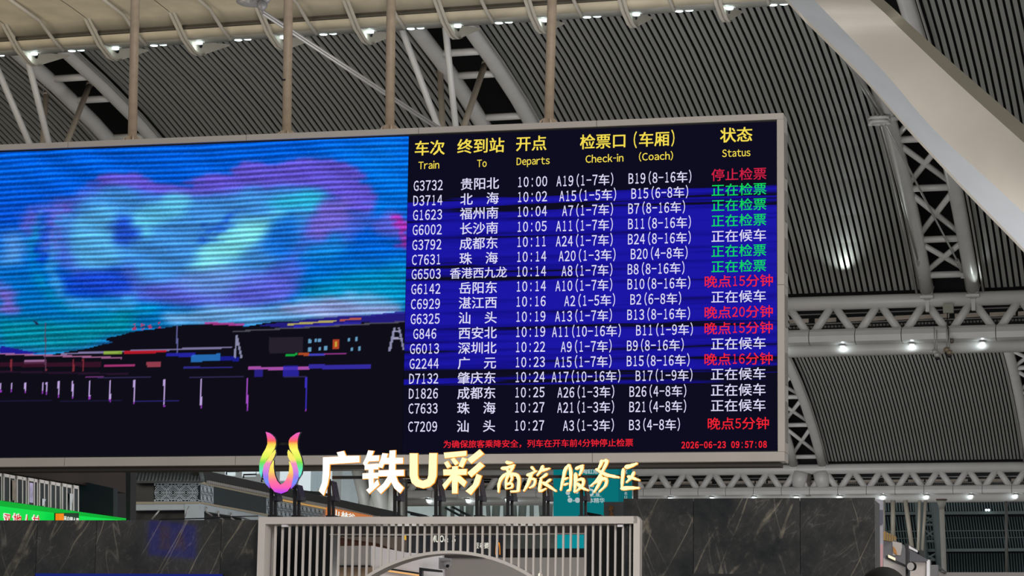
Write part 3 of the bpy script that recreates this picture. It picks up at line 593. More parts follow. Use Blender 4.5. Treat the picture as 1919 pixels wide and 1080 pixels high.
me = bpy.data.meshes.new('picture_screen'); me.vertices.add(len(V)); me.vertices.foreach_set('co', V.ravel()); me.loops.add(Fc.size); me.loops.foreach_set('vertex_index', Fc.ravel().astype(np.int32)); me.polygons.add(len(Fc)); me.polygons.foreach_set('loop_start', np.arange(0, Fc.size, 4, dtype=np.int32)); me.update(calc_edges=True)
ca = me.color_attributes.new('screen_image', 'FLOAT_COLOR', 'POINT'); ca.data.foreach_set('color', np.concatenate([lnr.reshape(-1, 3), np.ones((len(V), 1))], 1).ravel())
pm = bpy.data.materials.new('led_picture'); pm.use_nodes = True; nt = pm.node_tree; nt.nodes.clear(); N = nt.nodes.new; L = nt.links.new
at_ = N('ShaderNodeAttribute'); at_.attribute_name = 'screen_image'; em = N('ShaderNodeEmission'); L(at_.outputs['Color'], em.inputs[0]); em.inputs[1].default_value = 1.0; ou = N('ShaderNodeOutputMaterial'); L(em.outputs[0], ou.inputs[0]); me.materials.append(pm)
pic = link('picture_screen', me, board); pic['label'] = 'glowing LED picture of blue and purple clouds over a dark station'
m = MB(); brect(m, bL + .1, sL - .004, izB, izT, .08, .02); m.build('screen_back', black, board)
# lettering
W_ = glow('led_white', '#dcd9f6'); YE = glow('led_yellow', '#f4dc52'); GR = glow('led_green', '#10d85e'); RD = glow('led_red', '#f22434'); RD2 = glow('led_dull_red', '#cf2145')
rows = [('G3732', '贵阳北', '10:00', 'A19(1-7车)  B19(8-16车)', '停止检票', 'r'), ('D3714', '北  海', '10:02', 'A15(1-5车)  B15(6-8车)', '正在检票', 'g'), ('G1623', '福州南', '10:04', 'A7(1-7车)  B7(8-16车)', '正在检票', 'g'),
 ('G6002', '长沙南', '10:05', 'A11(1-7车)  B11(8-16车)', '正在检票', 'g'), ('G3792', '成都东', '10:11', 'A24(1-7车)  B24(8-16车)', '正在候车', 'w'), ('C7631', '珠  海', '10:14', 'A20(1-3车)  B20(4-8车)', '正在检票', 'g'),
 ('G6503', '香港西九龙', '10:14', 'A8(1-7车)  B8(8-16车)', '正在检票', 'g'), ('G6142', '岳阳东', '10:14', 'A10(1-7车)  B10(8-16车)', '晚点15分钟', 'R'), ('C6929', '湛江西', '10:16', 'A2(1-5车)  B2(6-8车)', '正在候车', 'w'),
 ('G6325', '汕  头', '10:19', 'A13(1-7车)  B13(8-16车)', '晚点20分钟', 'R'), ('G846', '西安北', '10:19', 'A11(10-16车)  B11(1-9车)', '晚点15分钟', 'R'), ('G6013', '深圳北', '10:22', 'A9(1-7车)  B9(8-16车)', '正在候车', 'w'),
 ('G2244', '广  元', '10:23', 'A15(1-7车)  B15(8-16车)', '晚点16分钟', 'R'), ('D7132', '肇庆东', '10:24', 'A17(10-16车)  B17(1-9车)', '正在候车', 'w'), ('D1826', '成都东', '10:25', 'A26(1-3车)  B26(4-8车)', '正在候车', 'w'),
 ('C7633', '珠  海', '10:27', 'A21(1-3车)  B21(4-8车)', '正在候车', 'w'), ('C7209', '汕  头', '10:27', 'A3(1-3车)  B3(4-8车)', '晚点5分钟', 'R')]
ly = [348, 376, 403, 431, 459, 487, 514, 542, 570, 598, 626, 654, 682, 710, 738, 766, 800]; ry = [327, 355.5, 384, 413, 442, 470, 499, 527, 556, 585, 615, 644, 673, 701, 731, 760, 794]
def cxat(x0, x1, y, ya=340, yb=797): return x0 + (x1 - x0) * (y - ya) / (yb - ya)
for (no, dest, tm, gate, stat, sc2), y0, y1 in zip(rows, ly, ry):
    yy = lambda x: y0 + (y1 - y0) * (x - 803) / (1385 - 803)
    four = len(dest) < 5 or ' ' in dest
    for nm, txt, xa, xb_, c1, h1, bo, ah in (('train_number', no, 803.5, 793, 22.6, 22, .010, 18.5), ('destination', dest, 900, 893, 24.4 if four else 21.6, 24 if four else 22, .010, None), ('departure_time', tm, 998.5, 992.5, 23.2, 22, .010, 18.5), ('gate_and_coach', gate, 1172, 1167.5, 22.5, 22.5, .010, 19), ('status', stat, 1385.5, 1384, 26.2, 24.5, .007, 18)):
        x = cxat(xa, xb_, y0)
        if nm[0] == 'g':
            ln = lambda t: sum(1 if wide(c) else .5 for c in t); a_t, b_t = txt.split('  '); tot = ln(txt)
            for t_, xo in ((a_t, ln(a_t) / 2 - tot / 2), (b_t, tot / 2 - ln(b_t) / 2)): m = MB(); lettering(m, pb, t_, x + xo * c1, yy(x + xo * c1) + 1, c1, h1, bo, ah); m.build(nm, W_, lst)
            continue
        m = MB(); lettering(m, pb, txt, x, yy(x), c1, h1, bo, ah)
        o = m.build(nm, W_ if nm != 'status' else {'r': RD2, 'g': GR, 'R': RD, 'w': W_}[sc2], lst)
        if nm == 'status' and sc2 != 'w': o['label'] = {'g': 'green status lettering', 'r': 'red status lettering', 'R': 'red status lettering'}[sc2]
for t, x, y, c in (('车次', 806, 277.5, 29), ('终到站', 902, 273.5, 29.8), ('开点', 996.5, 269, 29.5), ('检票口', 1131.5, 265, 29.6), ('车厢', 1226.5, 261, 29.6), ('状态', 1380.5, 253, 31)):
    m = MB(); lettering(m, pb, t, x, y, c, 29.5, .014)
    if t == '车厢': lettering(m, pb, '(', 1189, 263, 30, 30, .012, 24); lettering(m, pb, ')', 1264, 259.5, 30, 30, .012, 24)
    o = m.build('heading', YE, lst)
for t, x, y, w_ in (('Train', 804.5, 310, 39), ('To', 904, 306.5, 18), ('Departs', 1000, 302, 62), ('Check-in', 1133.5, 297.5, 71), ('(Coach)', 1230, 293.5, 64), ('Status', 1380.5, 287, 53)):
    m = MB(); lettering(m, pb, t, x, y, 0, 13.5, .010, prop=True, fit=w_); m.build('english_heading', YE, lst)
m = MB(); lettering(m, pb, '为确保旅客乘降安全，列车在开车前4分钟停止检票', 1008, 831.5, 15.85, 15.5, .010, 11.5); m.build('boarding_notice', RD, lst)
m = MB(); lettering(m, pb, '2026-06-23 09:57:08', 1357.5, 834, 17, 16, .03, 12); m.build('date_and_time', RD, lst)

# hanging poles
for k, (xb, yb, xt, wpx) in enumerate(((248.5, 265, 254, 19), (538, 255, 541, 19), (731, 245, 733.5, 19), (1028.5, 233, 1035, 19))):
    pp = bp(NB + .2); p, q = pp.hit(xb, yb + 4), pp.hit(xt, 0); q = q + (q - p) * .6
    lab = ['first', 'second', 'third', 'fourth'][k]
    root = thing('hanger_pole', p, 'scuffed cream pole holding up the board, %s counting from the picture end' % lab, 'pole', 'poles carrying the departure board')
    r = wpx / 2 / F * 35; MB().tube([p - Z3 * .1, q], r, 20).build('tube', polem, root)
    for j in range(8):
        an = 2 * math.pi * j / 8 + .2; u = np.array([math.cos(an), math.sin(an), 0]); m = MB(); t_ = np.array([-math.sin(an), math.cos(an), 0])
        m.prism([p + u * r * .9 - t_ * .012 - Z3 * .06, p + u * (r + .08) - t_ * .012 - Z3 * .06, p + u * (r + .07) - t_ * .012 + Z3 * .07, p + u * (r + .02) - t_ * .012 + Z3 * .11, p + u * r * .9 - t_ * .012 + Z3 * .12], t_ * .024); m.build('gusset', polem, root)
    MB().disc(p - Z3 * .08, Z3, r + .11, .03, 16).build('base_plate', polem, root)
    if k == 1: c = pp.hit(535, 152) - BN * (r + .01); MB().box(c, BD * .03, BN * .008, Z3 * .012).build('tape_scrap', black, root)

# ================================================================== MARBLE WALLS AND THE SLATTED GATE
NF = 28.0; pfc = bp(NF)
def zof(y, pl=pfc, x=900): return pl.hit(x, y)[2]
def wallpanels(name, seams, ytops, label):
    og = pfc.hit(seams[0], ytops[0]); og = np.array([og[0], og[1], 0]); core = MB()
    zt = pfc.hit(seams[0], ytops[0])[2]; b_ = [(pfc.hit(x, 1000) - CAM) @ BD for x in seams]
    P = lambda b, z, off=0: BD * b + BN * (NF + off) + Z3 * z
    core.prism([P(b_[0], 0, .06), P(b_[-1], 0, .06), P(b_[-1], zt - .03, .06), P(b_[0], zt - .03, .06)], BN * .5); c = core.build(name, darkp, origin=og); tag(c, label, kind='structure')
    for i in range(len(b_) - 1):
        m = MB(); m.prism([P(b_[i] + .003, 0), P(b_[i + 1] - .003, 0), P(b_[i + 1] - .003, zt), P(b_[i] + .003, zt)], BN * .06)
        m.build('marble_panel', marble('veined_black_marble', i + (0 if 'left' in name else 7.3)), c)
wallpanels('wall_left', [-140, 70, 181, 415, 487], [976, 972], 'polished dark marble wall with pale veins beside the gate')
wallpanels('wall_right', [1168, 1300, 1500, 1641], [935, 936], 'tall polished dark marble wall with pale veins')
lg = MB().tube([pfc.hit(300, 974), pfc.hit(380, 972), pfc.hit(430, 969), pfc.hit(484, 967.5)], .008, 6).build('loose_cable', black); tag(lg, 'thin loose cable lying along the top of the marble wall', 'cable')
# panels at the foot of the frame
o = MB().rect(pfc, 70, 1075.5, 416, 1150, .04, -.05).build('lit_sign_box', mat('blue_light_box', '#141a6e', .4, emit='#1c2a8c', es=.6)); tag(o, 'dark blue sign box on the marble wall at the bottom of the photo', 'sign')
o = MB().rect(pfc, 1296, 1076, 1506, 1150, .04, -.05).build('dark_sign_box', black); tag(o, 'black sign box on the tall marble wall at the bottom of the photo', 'sign')

NG = 27.85; pg = bp(NG); gate = thing('slatted_gate', np.array([*pg.hit(845, 1000)[:2], 0]), 'white gate frame with thin upright bars and a round moon opening', 'gate')
b0, b1 = [(pg.hit(x, 1000) - CAM) @ BD for x in (484, 1191)]; zt = pg.hit(845, 968.5)[2]; zi = pg.hit(845, 982)[2]; fwid = 12.5 / F * NG * 1.02
Pg = lambda b, z, off=0: BD * b + BN * (NG + off) + Z3 * z
def grect(m, b0, b1, z0, z1, t, off=0): return m.prism([Pg(b0, z0, off), Pg(b1, z0, off), Pg(b1, z1, off), Pg(b0, z1, off)], BN * t)
bi0, bi1 = [(pg.hit(x, 1000) - CAM) @ BD for x in (497, 1187)]
bi1 = (pg.hit(1187.5, 1000) - CAM) @ BD; bo1 = (pg.hit(1199.5, 1000) - CAM) @ BD; bo0 = b0
m = MB(); grect(m, bo0, bo1 - .03, zi, zt, .4); m.build('top_rail', gatem, gate)
m = MB(); grect(m, bo0, bi0, 0, zi, .4); m.build('post', gatem, gate)
m = MB(); m.prism([Pg(bi1, 0), Pg(bo1, 0), Pg(bo1, zt - .04), Pg(bo1 - .03, zt), Pg(bi1, zt)], BN * .4); m.build('post', gatem, gate)
cxp, cyp, Rp = 836, 1032 + 313, 313; cC = (pg.hit(cxp, 1345) - CAM) @ BD; zC = pg.hit(cxp, 1345)[2]; R_ = 313 / F * NG * 1.0
zC = pg.hit(836, 1032)[2] - R_
# ring
m = MB(); a0_ = math.asin(max(-1, (0 - zC) / R_)); ang = np.linspace(a0_, math.pi - a0_, 61); vs = []
for a in ang: 
    for rr, of in ((R_, .02), (R_ - .035, .02), (R_ - .035, .3), (R_, .3)): vs.append(Pg(cC + rr * math.cos(a), max(zC + rr * math.sin(a), 0), of))
m.add(vs, [(i * 4 + k, i * 4 + (k + 1) % 4, i * 4 + 4 + (k + 1) % 4, i * 4 + 4 + k) for i in range(60) for k in range(4)] + [(0, 1, 2, 3), (240, 243, 242, 241)]); m.build('round_opening_rim', gatem, gate)
bb0, bb1 = [(pg.hit(x, 1000) - CAM) @ BD for x in (511, 1178.5)]; nb = 50
for i in range(nb):
    b = bb0 + (bb1 - bb0) * i / (nb - 1); hw = .0105; z0 = 0
    if abs(b - cC) < R_ - .01: z0 = zC + math.sqrt(R_ ** 2 - (b - cC) ** 2) - .01
    m = MB(); grect(m, b - hw, b + hw, z0, zi + .01, .035, .1); m.build('bar', gatem, gate)
    if z0 > 0 and abs(b - cC) < R_ - .3 and zC - math.sqrt(R_ ** 2 - (b - cC) ** 2) > 0: pass
for x in (529, 1158):
    o = MB().rect(bp(NG + .02), x, 984, x + 10, 988, .06, -.02).build('door_sensor', whitep); tag(o, 'small white sensor box under the gate top rail, at the %s end' % ('flame logo' if x < 900 else 'tall marble'), 'sensor', 'sensor boxes on the gate')

# ------------------------------------------------------------------ illuminated sign on the gate
ps_ = bp(NG + .06)
letf = mat('warm_lit_acrylic', '#fff2b8', .5, emit='#fff4b4', es=1.15); letw = mat('white_lit_acrylic', '#fffbe6', .5, emit='#fffdf0', es=1.3); letr = mat('amber_bloom_rim', '#e8962c', .5, emit='#f59a2a', es=1.0)  # amber emission of letr stands in for bloom around the letters
def inflate(pts, d):
    pts = np.array(pts, float); c = pts.mean(0); n = len(pts); out = []
    ar = sum(pts[i][0] * pts[(i + 1) % n][1] - pts[(i + 1) % n][0] * pts[i][1] for i in range(n)); sg = 1 if ar > 0 else -1
    for i in range(n):
        e1 = pts[i] - pts[i - 1]; e2 = pts[(i + 1) % n] - pts[i]; n1 = np.array([e1[1], -e1[0]]) / (np.linalg.norm(e1) + 1e-9); n2 = np.array([e2[1], -e2[0]]) / (np.linalg.norm(e2) + 1e-9)
        v = n1 + n2; v = v / max(np.linalg.norm(v), .3); out.append(pts[i] + sg * v * d * min(1.5, 1 / max(.5, abs(v @ n1))))
    return out
def glyph_thing(name, polys, label, f_mat, group='glowing letters on the gate', pl=ps_, bloom_rim=.9):
    fx = [q for pp in polys for q in pp]; c = pl.hit(sum(p[0] for p in fx) / len(fx), max(p[1] for p in fx)); root = thing(name, c, label, 'sign letter', group)
    m = MB(); mr = MB()
    for i, p in enumerate(polys):
        m.slab(pl, p, .02, -.05 + i * .0006); mr.slab(pl, inflate(p, bloom_rim), .025, -.028 + i * .0006)
    m.build('lit_face', f_mat, root); mr.build('bloom_rim', letr, root)
def tr1(ps2): return [(590 + x / 5.815, 835 + y / 5.815) for x, y in ps2]
Gm = [[[(255, 82), (328, 66), (350, 120), (497, 118), (497, 186), (172, 208), (168, 330), (150, 430), (108, 547), (60, 500), (95, 410), (103, 300), (105, 135), (275, 128)]],
 [[(597, 60), (653, 66), (625, 130), (565, 235), (540, 200), (575, 130)], [(602, 120), (712, 115), (708, 172), (600, 178)], [(560, 212), (703, 203), (703, 262), (558, 268)], [(535, 310), (700, 302), (700, 360), (535, 368)], [(600, 215), (650, 215), (650, 460), (605, 480)], [(575, 490), (640, 440), (695, 380), (712, 430), (605, 527)],
  [(750, 90), (805, 95), (790, 140), (745, 250), (700, 238), (735, 150)], [(770, 140), (970, 140), (970, 200), (760, 205)], [(708, 277), (980, 270), (980, 333), (708, 340)], [(828, 62), (888, 58), (884, 300), (820, 300)], [(815, 300), (882, 300), (860, 370), (810, 450), (730, 528), (688, 482), (760, 420), (805, 350)], [(840, 340), (888, 325), (915, 400), (978, 465), (938, 522), (880, 470), (845, 400)]],
 [[(1048, 92), (1130, 92), (1130, 330), (1142, 372), (1190, 392), (1240, 372), (1252, 330), (1262, 90), (1342, 90), (1335, 340), (1310, 410), (1260, 452), (1190, 470), (1120, 452), (1070, 410), (1048, 340)]],
 [[(1420, 85), (1660, 65), (1662, 115), (1430, 142)], [(1422, 195), (1460, 175), (1492, 232), (1455, 250)], [(1495, 155), (1530, 140), (1578, 195), (1540, 218)], [(1620, 135), (1668, 150), (1620, 245), (1578, 228)], [(1412, 268), (1665, 262), (1662, 323), (1415, 328)], [(1510, 235), (1568, 230), (1562, 525), (1508, 525)], [(1500, 325), (1530, 345), (1425, 480), (1403, 435)], [(1560, 345), (1585, 330), (1662, 400), (1635, 452), (1555, 385)],
  [(1805, 50), (1850, 95), (1715, 200), (1675, 155)], [(1810, 185), (1855, 225), (1715, 348), (1675, 302)], [(1775, 315), (1825, 335), (1795, 430), (1710, 540), (1655, 500), (1735, 430)]]]
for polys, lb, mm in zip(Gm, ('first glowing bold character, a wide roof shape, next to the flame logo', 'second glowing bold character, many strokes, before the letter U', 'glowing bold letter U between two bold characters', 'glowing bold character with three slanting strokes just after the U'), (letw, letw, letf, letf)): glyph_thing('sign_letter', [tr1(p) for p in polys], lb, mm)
def stroke(pts, w_):
    pts = [np.array(p, float) for p in pts]; L_, R2 = [], []
    # resample smoothly
    q = [pts[0]]
    for i in range(len(pts) - 1):
        p0 = pts[max(i - 1, 0)]; p1 = pts[i]; p2 = pts[i + 1]; p3 = pts[min(i + 2, len(pts) - 1)]
        for t in (.33, .66, 1): q.append(.5 * ((2 * p1) + (-p0 + p2) * t + (2 * p0 - 5 * p1 + 4 * p2 - p3) * t * t + (-p0 + 3 * p1 - 3 * p2 + p3) * t ** 3))
    n = len(q)
    for i in range(n):
        t = q[min(i + 1, n - 1)] - q[max(i - 1, 0)]; t /= np.linalg.norm(t) + 1e-9; nn = np.array([-t[1], t[0]]); s = i / (n - 1)
        hw = w_ / 2 * (1.0 if .15 < s < .8 else .62) * (1.12 if s < .5 else .92)
        L_.append(q[i] + nn * hw); R2.append(q[i] - nn * hw)
    t0 = q[0] - q[1]; t0 /= np.linalg.norm(t0) + 1e-9; t1 = q[-1] - q[-2]; t1 /= np.linalg.norm(t1) + 1e-9
    return [q[0] + t0 * w_ * .25] + L_ + [q[-1] + t1 * w_ * .3] + R2[::-1]
def tr2(p): return [(920 + x / 6.617, 850 + y / 6.617) for x, y in p]
CG = [('商', [([(200, 112), (235, 120), (275, 118)], 34), ([(142, 190), (210, 182), (300, 148)], 34), ([(205, 185), (232, 245)], 28), ([(292, 160), (262, 210), (235, 265)], 26), ([(225, 240), (150, 300), (112, 380), (105, 480)], 32), ([(200, 270), (270, 262), (335, 275), (358, 340), (350, 440), (340, 470), (260, 476)], 36), ([(235, 265), (200, 330), (195, 440)], 26), ([(262, 270), (270, 320), (240, 370)], 26), ([(190, 400), (240, 375), (272, 385), (268, 425), (200, 440)], 24)]),
 ('旅', [([(512, 172), (530, 190), (558, 222)], 28), ([(458, 275), (500, 260), (572, 222)], 30), ([(520, 255), (490, 330), (460, 400), (420, 465)], 32), ([(500, 325), (555, 325), (545, 395), (490, 430)], 26), ([(655, 158), (630, 215), (585, 275)], 32), ([(625, 218), (680, 205), (735, 190)], 30), ([(705, 255), (670, 285), (625, 312)], 26), ([(632, 310), (622, 380), (612, 470), (690, 440)], 30), ([(750, 325), (715, 350), (680, 380)], 24), ([(655, 365), (720, 405), (812, 468)], 36)]),
 ('服', [([(975, 145), (930, 210), (905, 320), (875, 455)], 32), ([(985, 145), (1000, 230), (1000, 350), (990, 460)], 30), ([(920, 325), (965, 305)], 20), ([(915, 395), (965, 375)], 20), ([(990, 455), (955, 468)], 22), ([(1060, 250), (1058, 360), (1045, 480)], 36), ([(1060, 195), (1110, 170), (1152, 150)], 30), ([(1145, 160), (1130, 220), (1105, 272)], 30), ([(1075, 335), (1150, 325), (1145, 400), (1065, 475)], 32), ([(1080, 375), (1140, 430), (1212, 460)], 34)]),
 ('务', [([(1385, 90), (1372, 140), (1340, 200)], 34), ([(1400, 100), (1452, 95), (1405, 200), (1335, 320), (1250, 405)], 30), ([(1315, 200), (1430, 265), (1510, 285), (1595, 300)], 36), ([(1290, 372), (1370, 330), (1440, 318), (1430, 400), (1355, 475)], 32), ([(1385, 290), (1345, 390), (1290, 480)], 32)]),
 ('区', [([(1675, 175), (1740, 160), (1818, 130)], 42), ([(1652, 195), (1640, 320), (1630, 445)], 34), ([(1625, 440), (1730, 432), (1842, 432)], 40), ([(1785, 235), (1750, 300), (1690, 360)], 30), ([(1705, 290), (1770, 310), (1848, 335)], 34)])]
for ch, st in CG: glyph_thing('sign_letter', [tr2(stroke(p, w_)) for p, w_ in st], 'glowing brush written character on the gate, %s of the five' % ORD['商旅服务区'.index(ch)], letf, bloom_rim=.8)
# flame logo
def tr3(p): return [(480 + x / 7.71, 800 + y / 7.71) for x, y in p]
def rampmat(name, stops, ytop, ybot):
    m = bpy.data.materials.new(name); m.use_nodes = True; nt = m.node_tree; b = nt.nodes['Principled BSDF']; N = nt.nodes.new; L = nt.links.new
    tc = N('ShaderNodeTexCoord'); se = N('ShaderNodeSeparateXYZ'); L(tc.outputs['Generated'], se.inputs[0]); r = N('ShaderNodeValToRGB'); e = r.color_ramp.elements
    ps2 = sorted([(1 - (y - ytop) / (ybot - ytop), c) for y, c in stops]); e[0].position, e[0].color = ps2[0][0], lin(S(ps2[0][1])) + (1,); e[1].position, e[1].color = ps2[-1][0], lin(S(ps2[-1][1])) + (1,)
    for p_, c in ps2[1:-1]: q = e.new(p_); q.color = lin(S(c)) + (1,)
    L(se.outputs[2], r.inputs[0]); L(r.outputs[0], b.inputs['Emission Color']); b.inputs['Emission Strength'].default_value = 1.0; b.inputs['Base Color'].default_value = (.05, .05, .05, 1); return m
logo = thing('flame_logo', ps_.hit(528, 926), 'rainbow flame shaped U logo glowing on the gate', 'logo sign')
lm1 = rampmat('flame_outer_colours', [(82, '#e84fc4'), (170, '#f4508c'), (215, '#f55a46'), (265, '#f7d23c'), (340, '#fbf75a'), (450, '#d8f04a'), (520, '#6fdc3c'), (600, '#4fe09a'), (680, '#5fe8cc'), (740, '#30b8c8')], 82, 735)
lm2 = rampmat('flame_middle_colours', [(340, '#f8ee5a'), (480, '#fbe460'), (540, '#ef86b8'), (640, '#d07ad8'), (740, '#8a72ec'), (800, '#5e8cf5'), (900, '#9a3ee8')], 340, 900)
lm3 = rampmat('flame_inner_colours', [(495, '#fdf36a'), (640, '#fdd956'), (720, '#fba06a'), (790, '#fb6a96'), (880, '#f84fb0'), (970, '#a62af0')], 495, 970)
fl = [([(165, 82), (205, 93), (245, 118), (285, 160), (302, 205), (302, 260), (285, 320), (230, 400), (170, 480), (132, 560), (108, 650), (97, 735), (74, 660), (72, 570), (85, 490), (120, 400), (165, 325), (190, 255), (188, 190), (178, 130)], lm1),
 ([(652, 88), (610, 100), (565, 130), (520, 168), (498, 210), (497, 265), (510, 325), (560, 410), (600, 490), (625, 580), (640, 650), (642, 738), (668, 690), (688, 610), (690, 540), (672, 460), (645, 390), (618, 320), (612, 245), (618, 180), (632, 130)], lm1),
 ([(298, 340), (300, 380), (278, 440), (240, 510), (212, 580), (196, 660), (196, 760), (218, 893), (165, 835), (132, 750), (122, 660), (135, 570), (180, 495), (240, 405)], lm2),
 ([(488, 340), (540, 400), (590, 480), (620, 560), (634, 650), (628, 750), (592, 830), (525, 902), (550, 800), (566, 700), (552, 600), (522, 520), (485, 440), (478, 380)], lm2),
 ([(272, 495), (270, 600), (285, 700), (318, 785), (370, 845), (420, 825), (465, 760), (500, 660), (507, 570), (500, 508), (530, 550), (553, 650), (550, 770), (520, 870), (465, 940), (380, 972), (295, 950), (235, 880), (205, 780), (207, 680), (228, 580)], lm3)]
for p, mm in fl:
    MB().slab(ps_, tr3(p), .03, -.06).build('flame_piece', mm, logo); MB().slab(ps_, inflate(tr3(p), .9), .03, -.028).build('backing', black, logo)
m = MB(); m.slab(ps_, [(518, 829), (545, 829), (545, 833), (518, 833)], .03, .06); m.build('bridge_bar', black, logo)
# sign supports
pr_ = bp(NG + .14); sup0 = None
rack = MB().slab(pr_, [(622, 892), (1192, 890), (1192, 895.5), (622, 897.5)], .04, .02).build('sign_rail', black); tag(rack, 'long black steel rail behind the glowing characters', 'rail')
for k, (x, yt) in enumerate(((505.5, 905), (549.5, 905), (614, 898), (737, 890), (814, 893), (891, 893), (949, 890), (1017, 890), (1087, 890), (1186, 890))):
    root = thing('sign_post', pr_.hit(x + 8, 969), 'black steel support post, %s' % ['at the outer side of the flame logo', 'at the inner side of the flame logo', 'under the roof shaped bold character', 'just before the bold letter U', 'just after the bold letter U', 'under the three slanting strokes', 'under the first brush character', 'under the second brush character', 'under the third brush character', 'behind the last brush character'][k], 'post', 'black posts under the glowing sign')
    if k == 9: MB().rect(pr_, x, yt, x + 8, 936, .04, .05).build('upright', black, root); continue
    MB().slab(pr_, [(x, yt), (x + 5, yt), (x + 5.5, 968.5), (x, 968.5)], .04).build('upright', black, root)
    MB().slab(bp(NG + .34), [(x + 8, 932), (x + 12.5, 932), (x + 12.5, 968.5), (x + 8, 968.5)], .04).build('rear_upright', black, root)
    MB().slab(pr_, [(x + 5, yt + 3), (x + 7, yt + 3), (x + 12.5, 930), (x + 9, 930)], .2, .02).build('brace', mat('navy_steel', '#1d1f2e', .4), root)
    MB().slab(pr_, [(x + 3, 929), (x + 13, 930), (x + 13, 938), (x + 3, 938)], .2, .03).build('gusset', M['navy_steel'], root)
    MB().slab(pr_, [(x - 2, 966), (x + 15, 966), (x + 15, 969.3), (x - 2, 969.3)], .25, -.02).build('foot', black, root)

# ================================================================== BEYOND THE GATE (through the bars)
def item(name, pl, pts, t, m_, label, cat, off=0., group=None):
    o = MB().slab(pl, pts, t, off).build(name, m_); return tag(o, label, cat, group)
def struct(name, pl, pts, t, m_, label, off=0.):
    o = MB().slab(pl, pts, t, off).build(name, m_); return tag(o, label, kind='structure')
q = bp(29.2)
struct('trim_1', q, [(497, 975), (620, 975), (620, 1600), (497, 1600)], .3, darkp, 'black wall panel behind the gate bars, flame logo end')
struct('trim_2', q, [(1095, 975), (1200, 975), (1200, 1600), (1095, 1600)], .3, darkp, 'black wall panel behind the gate bars, tall marble end')
struct('trim_3', q, [(619, 976), (1096, 975), (1096, 1000), (619, 1002)], .25, mat('dark_grey_lintel', '#272324', .5, noise=.1), 'dark grey lintel behind the gate bars')
struct('trim_4', q, [(619, 1001.5), (1096, 999.5), (1096, 1001.5), (619, 1003.2)], .1, greym, 'thin pale metal strip under the lintel', -.02)
q = bp(40)
item('wood_panel', q, [(612, 1002), (760, 1018), (760, 1040), (612, 1023)], .05, mat('brown_wood', '#53301f', .5, noise=.25, nscale=3), 'brown wooden cladding panel seen through the gate bars', 'panel', .5)
item('shop_bulkhead', q, [(622, 1004), (763, 1004), (763, 1036), (740, 1032), (700, 1017), (640, 1008)], .05, mat('taupe_bulkhead', '#75685f', .5, noise=.05), 'taupe sloping bulkhead seen through the gate bars', 'bulkhead', .3)
item('shop_shutter', bp(36), [(620, 1024), (692, 1023), (692, 1060.5), (620, 1060.5)], .1, mat('shutter_grey', '#8b8784', .5, noise=.05, nscale=8), 'grey rolled shutter panel behind the gate bars', 'shutter')
item('shutter_rail', bp(35.9), [(620, 1060), (694, 1060), (694, 1063), (620, 1063)], .08, black, 'black rail under the grey shutter', 'rail')
item('warm_wall_panel', bp(36.3), [(600, 1062), (700, 1062), (690, 1200), (600, 1200)], .1, mat('warm_beige', '#8f7a66', .5, noise=.1), 'warm beige wall under the grey shutter', 'panel')
item('white_wall_panel', bp(36.5), [(696, 1023), (762, 1036), (830, 1040), (835, 1200), (690, 1200)], .1, whitep, 'white wall panel with a slanting top edge inside the round opening', 'panel')
item('slanting_black_trim', bp(36.3), [(712, 1062.5), (785, 1073.5), (785, 1076.5), (712, 1065.5)], .05, black, 'black slanting trim across the white wall', 'trim strip')
item('lit_cove_strip', bp(36.35), [(708, 1066), (785, 1077), (785, 1080), (708, 1069)], .04, mat('warm_cove', '#ffcf90', .5, emit='#f0b26c', es=.9), 'glowing warm strip under the black slanting trim', 'light strip')
item('door_header', bp(36), [(786, 1064), (827, 1069), (827, 1073), (791, 1070), (791, 1120), (786, 1120)], .1, black, 'black door header beside the white dome camera', 'door header')
item('grey_bulkhead', bp(37), [(828, 1046), (1096, 1045), (1096, 1300), (828, 1300)], .2, mat('soft_grey', '#8e8986', .5, noise=.03, nscale=.6), 'broad soft grey bulkhead inside the round opening', 'bulkhead')
item('dark_ceiling_strip', bp(36.9), [(790, 1038), (910, 1038), (910, 1046), (790, 1045)], .1, mat('dark_brown_strip', '#2c2524', .5, noise=.1), 'dark strip above the white dome camera', 'panel')
item('black_lattice_beam', bp(39), [(940, 1029), (1096, 1028), (1096, 1047), (940, 1050)], .1, darkp, 'black lattice beam low behind the gate bars', 'beam')
item('dark_shop_fascia', bp(38.8), [(763, 1002), (945, 1002), (945, 1046), (763, 1038)], .1, mat('dark_fascia', '#20232b', .4, noise=.3, nscale=9), 'dark shop fascia behind the bars carrying small lit signs', 'fascia')
item('yellow_box_sign', bp(38.6), [(754, 1004), (760, 1004), (760, 1012), (754, 1012)], .06, mat('yellow_lit', '#e8b93a', .5, emit='#e2b036', es=.8), 'small yellow box sign behind the gate bars', 'sign')
def textsign(name, pl, txt, cx, cy, cell, h, m_, label, cat='sign', bold=.03, prop=False, fit=None, asc=None, off=-.03):
    mb = MB(); lettering(mb, pl, txt, cx, cy, cell, h, bold, asc, prop, fit, off); n_ = len(mb.f); o = mb.build(name, m_)
    return tag(o, label, cat)
lw = glow('sign_white', '#e9e6d8')
textsign('lit_lettering', bp(38.6), 'MUO&  S', 832, 1010.5, 0, 12, lw, 'small lit white letters on the dark fascia behind the bars', prop=True, fit=46)
textsign('lit_lettering', bp(38.6), '豆老婆', 904, 1023, 9, 12, lw, 'tiny lit white characters behind the bars near the golden arches', bold=.02)
m = MB(); 
for s in (-1, 1):
    cx_ = 933.5 + s * 1.9; pts = [bp(38.5).hit(cx_ + 2.0 * math.cos(t), 1040 - 23 * math.sin(t)) for t in np.linspace(0, math.pi, 9)]; m.tube(pts, .0065, 6)
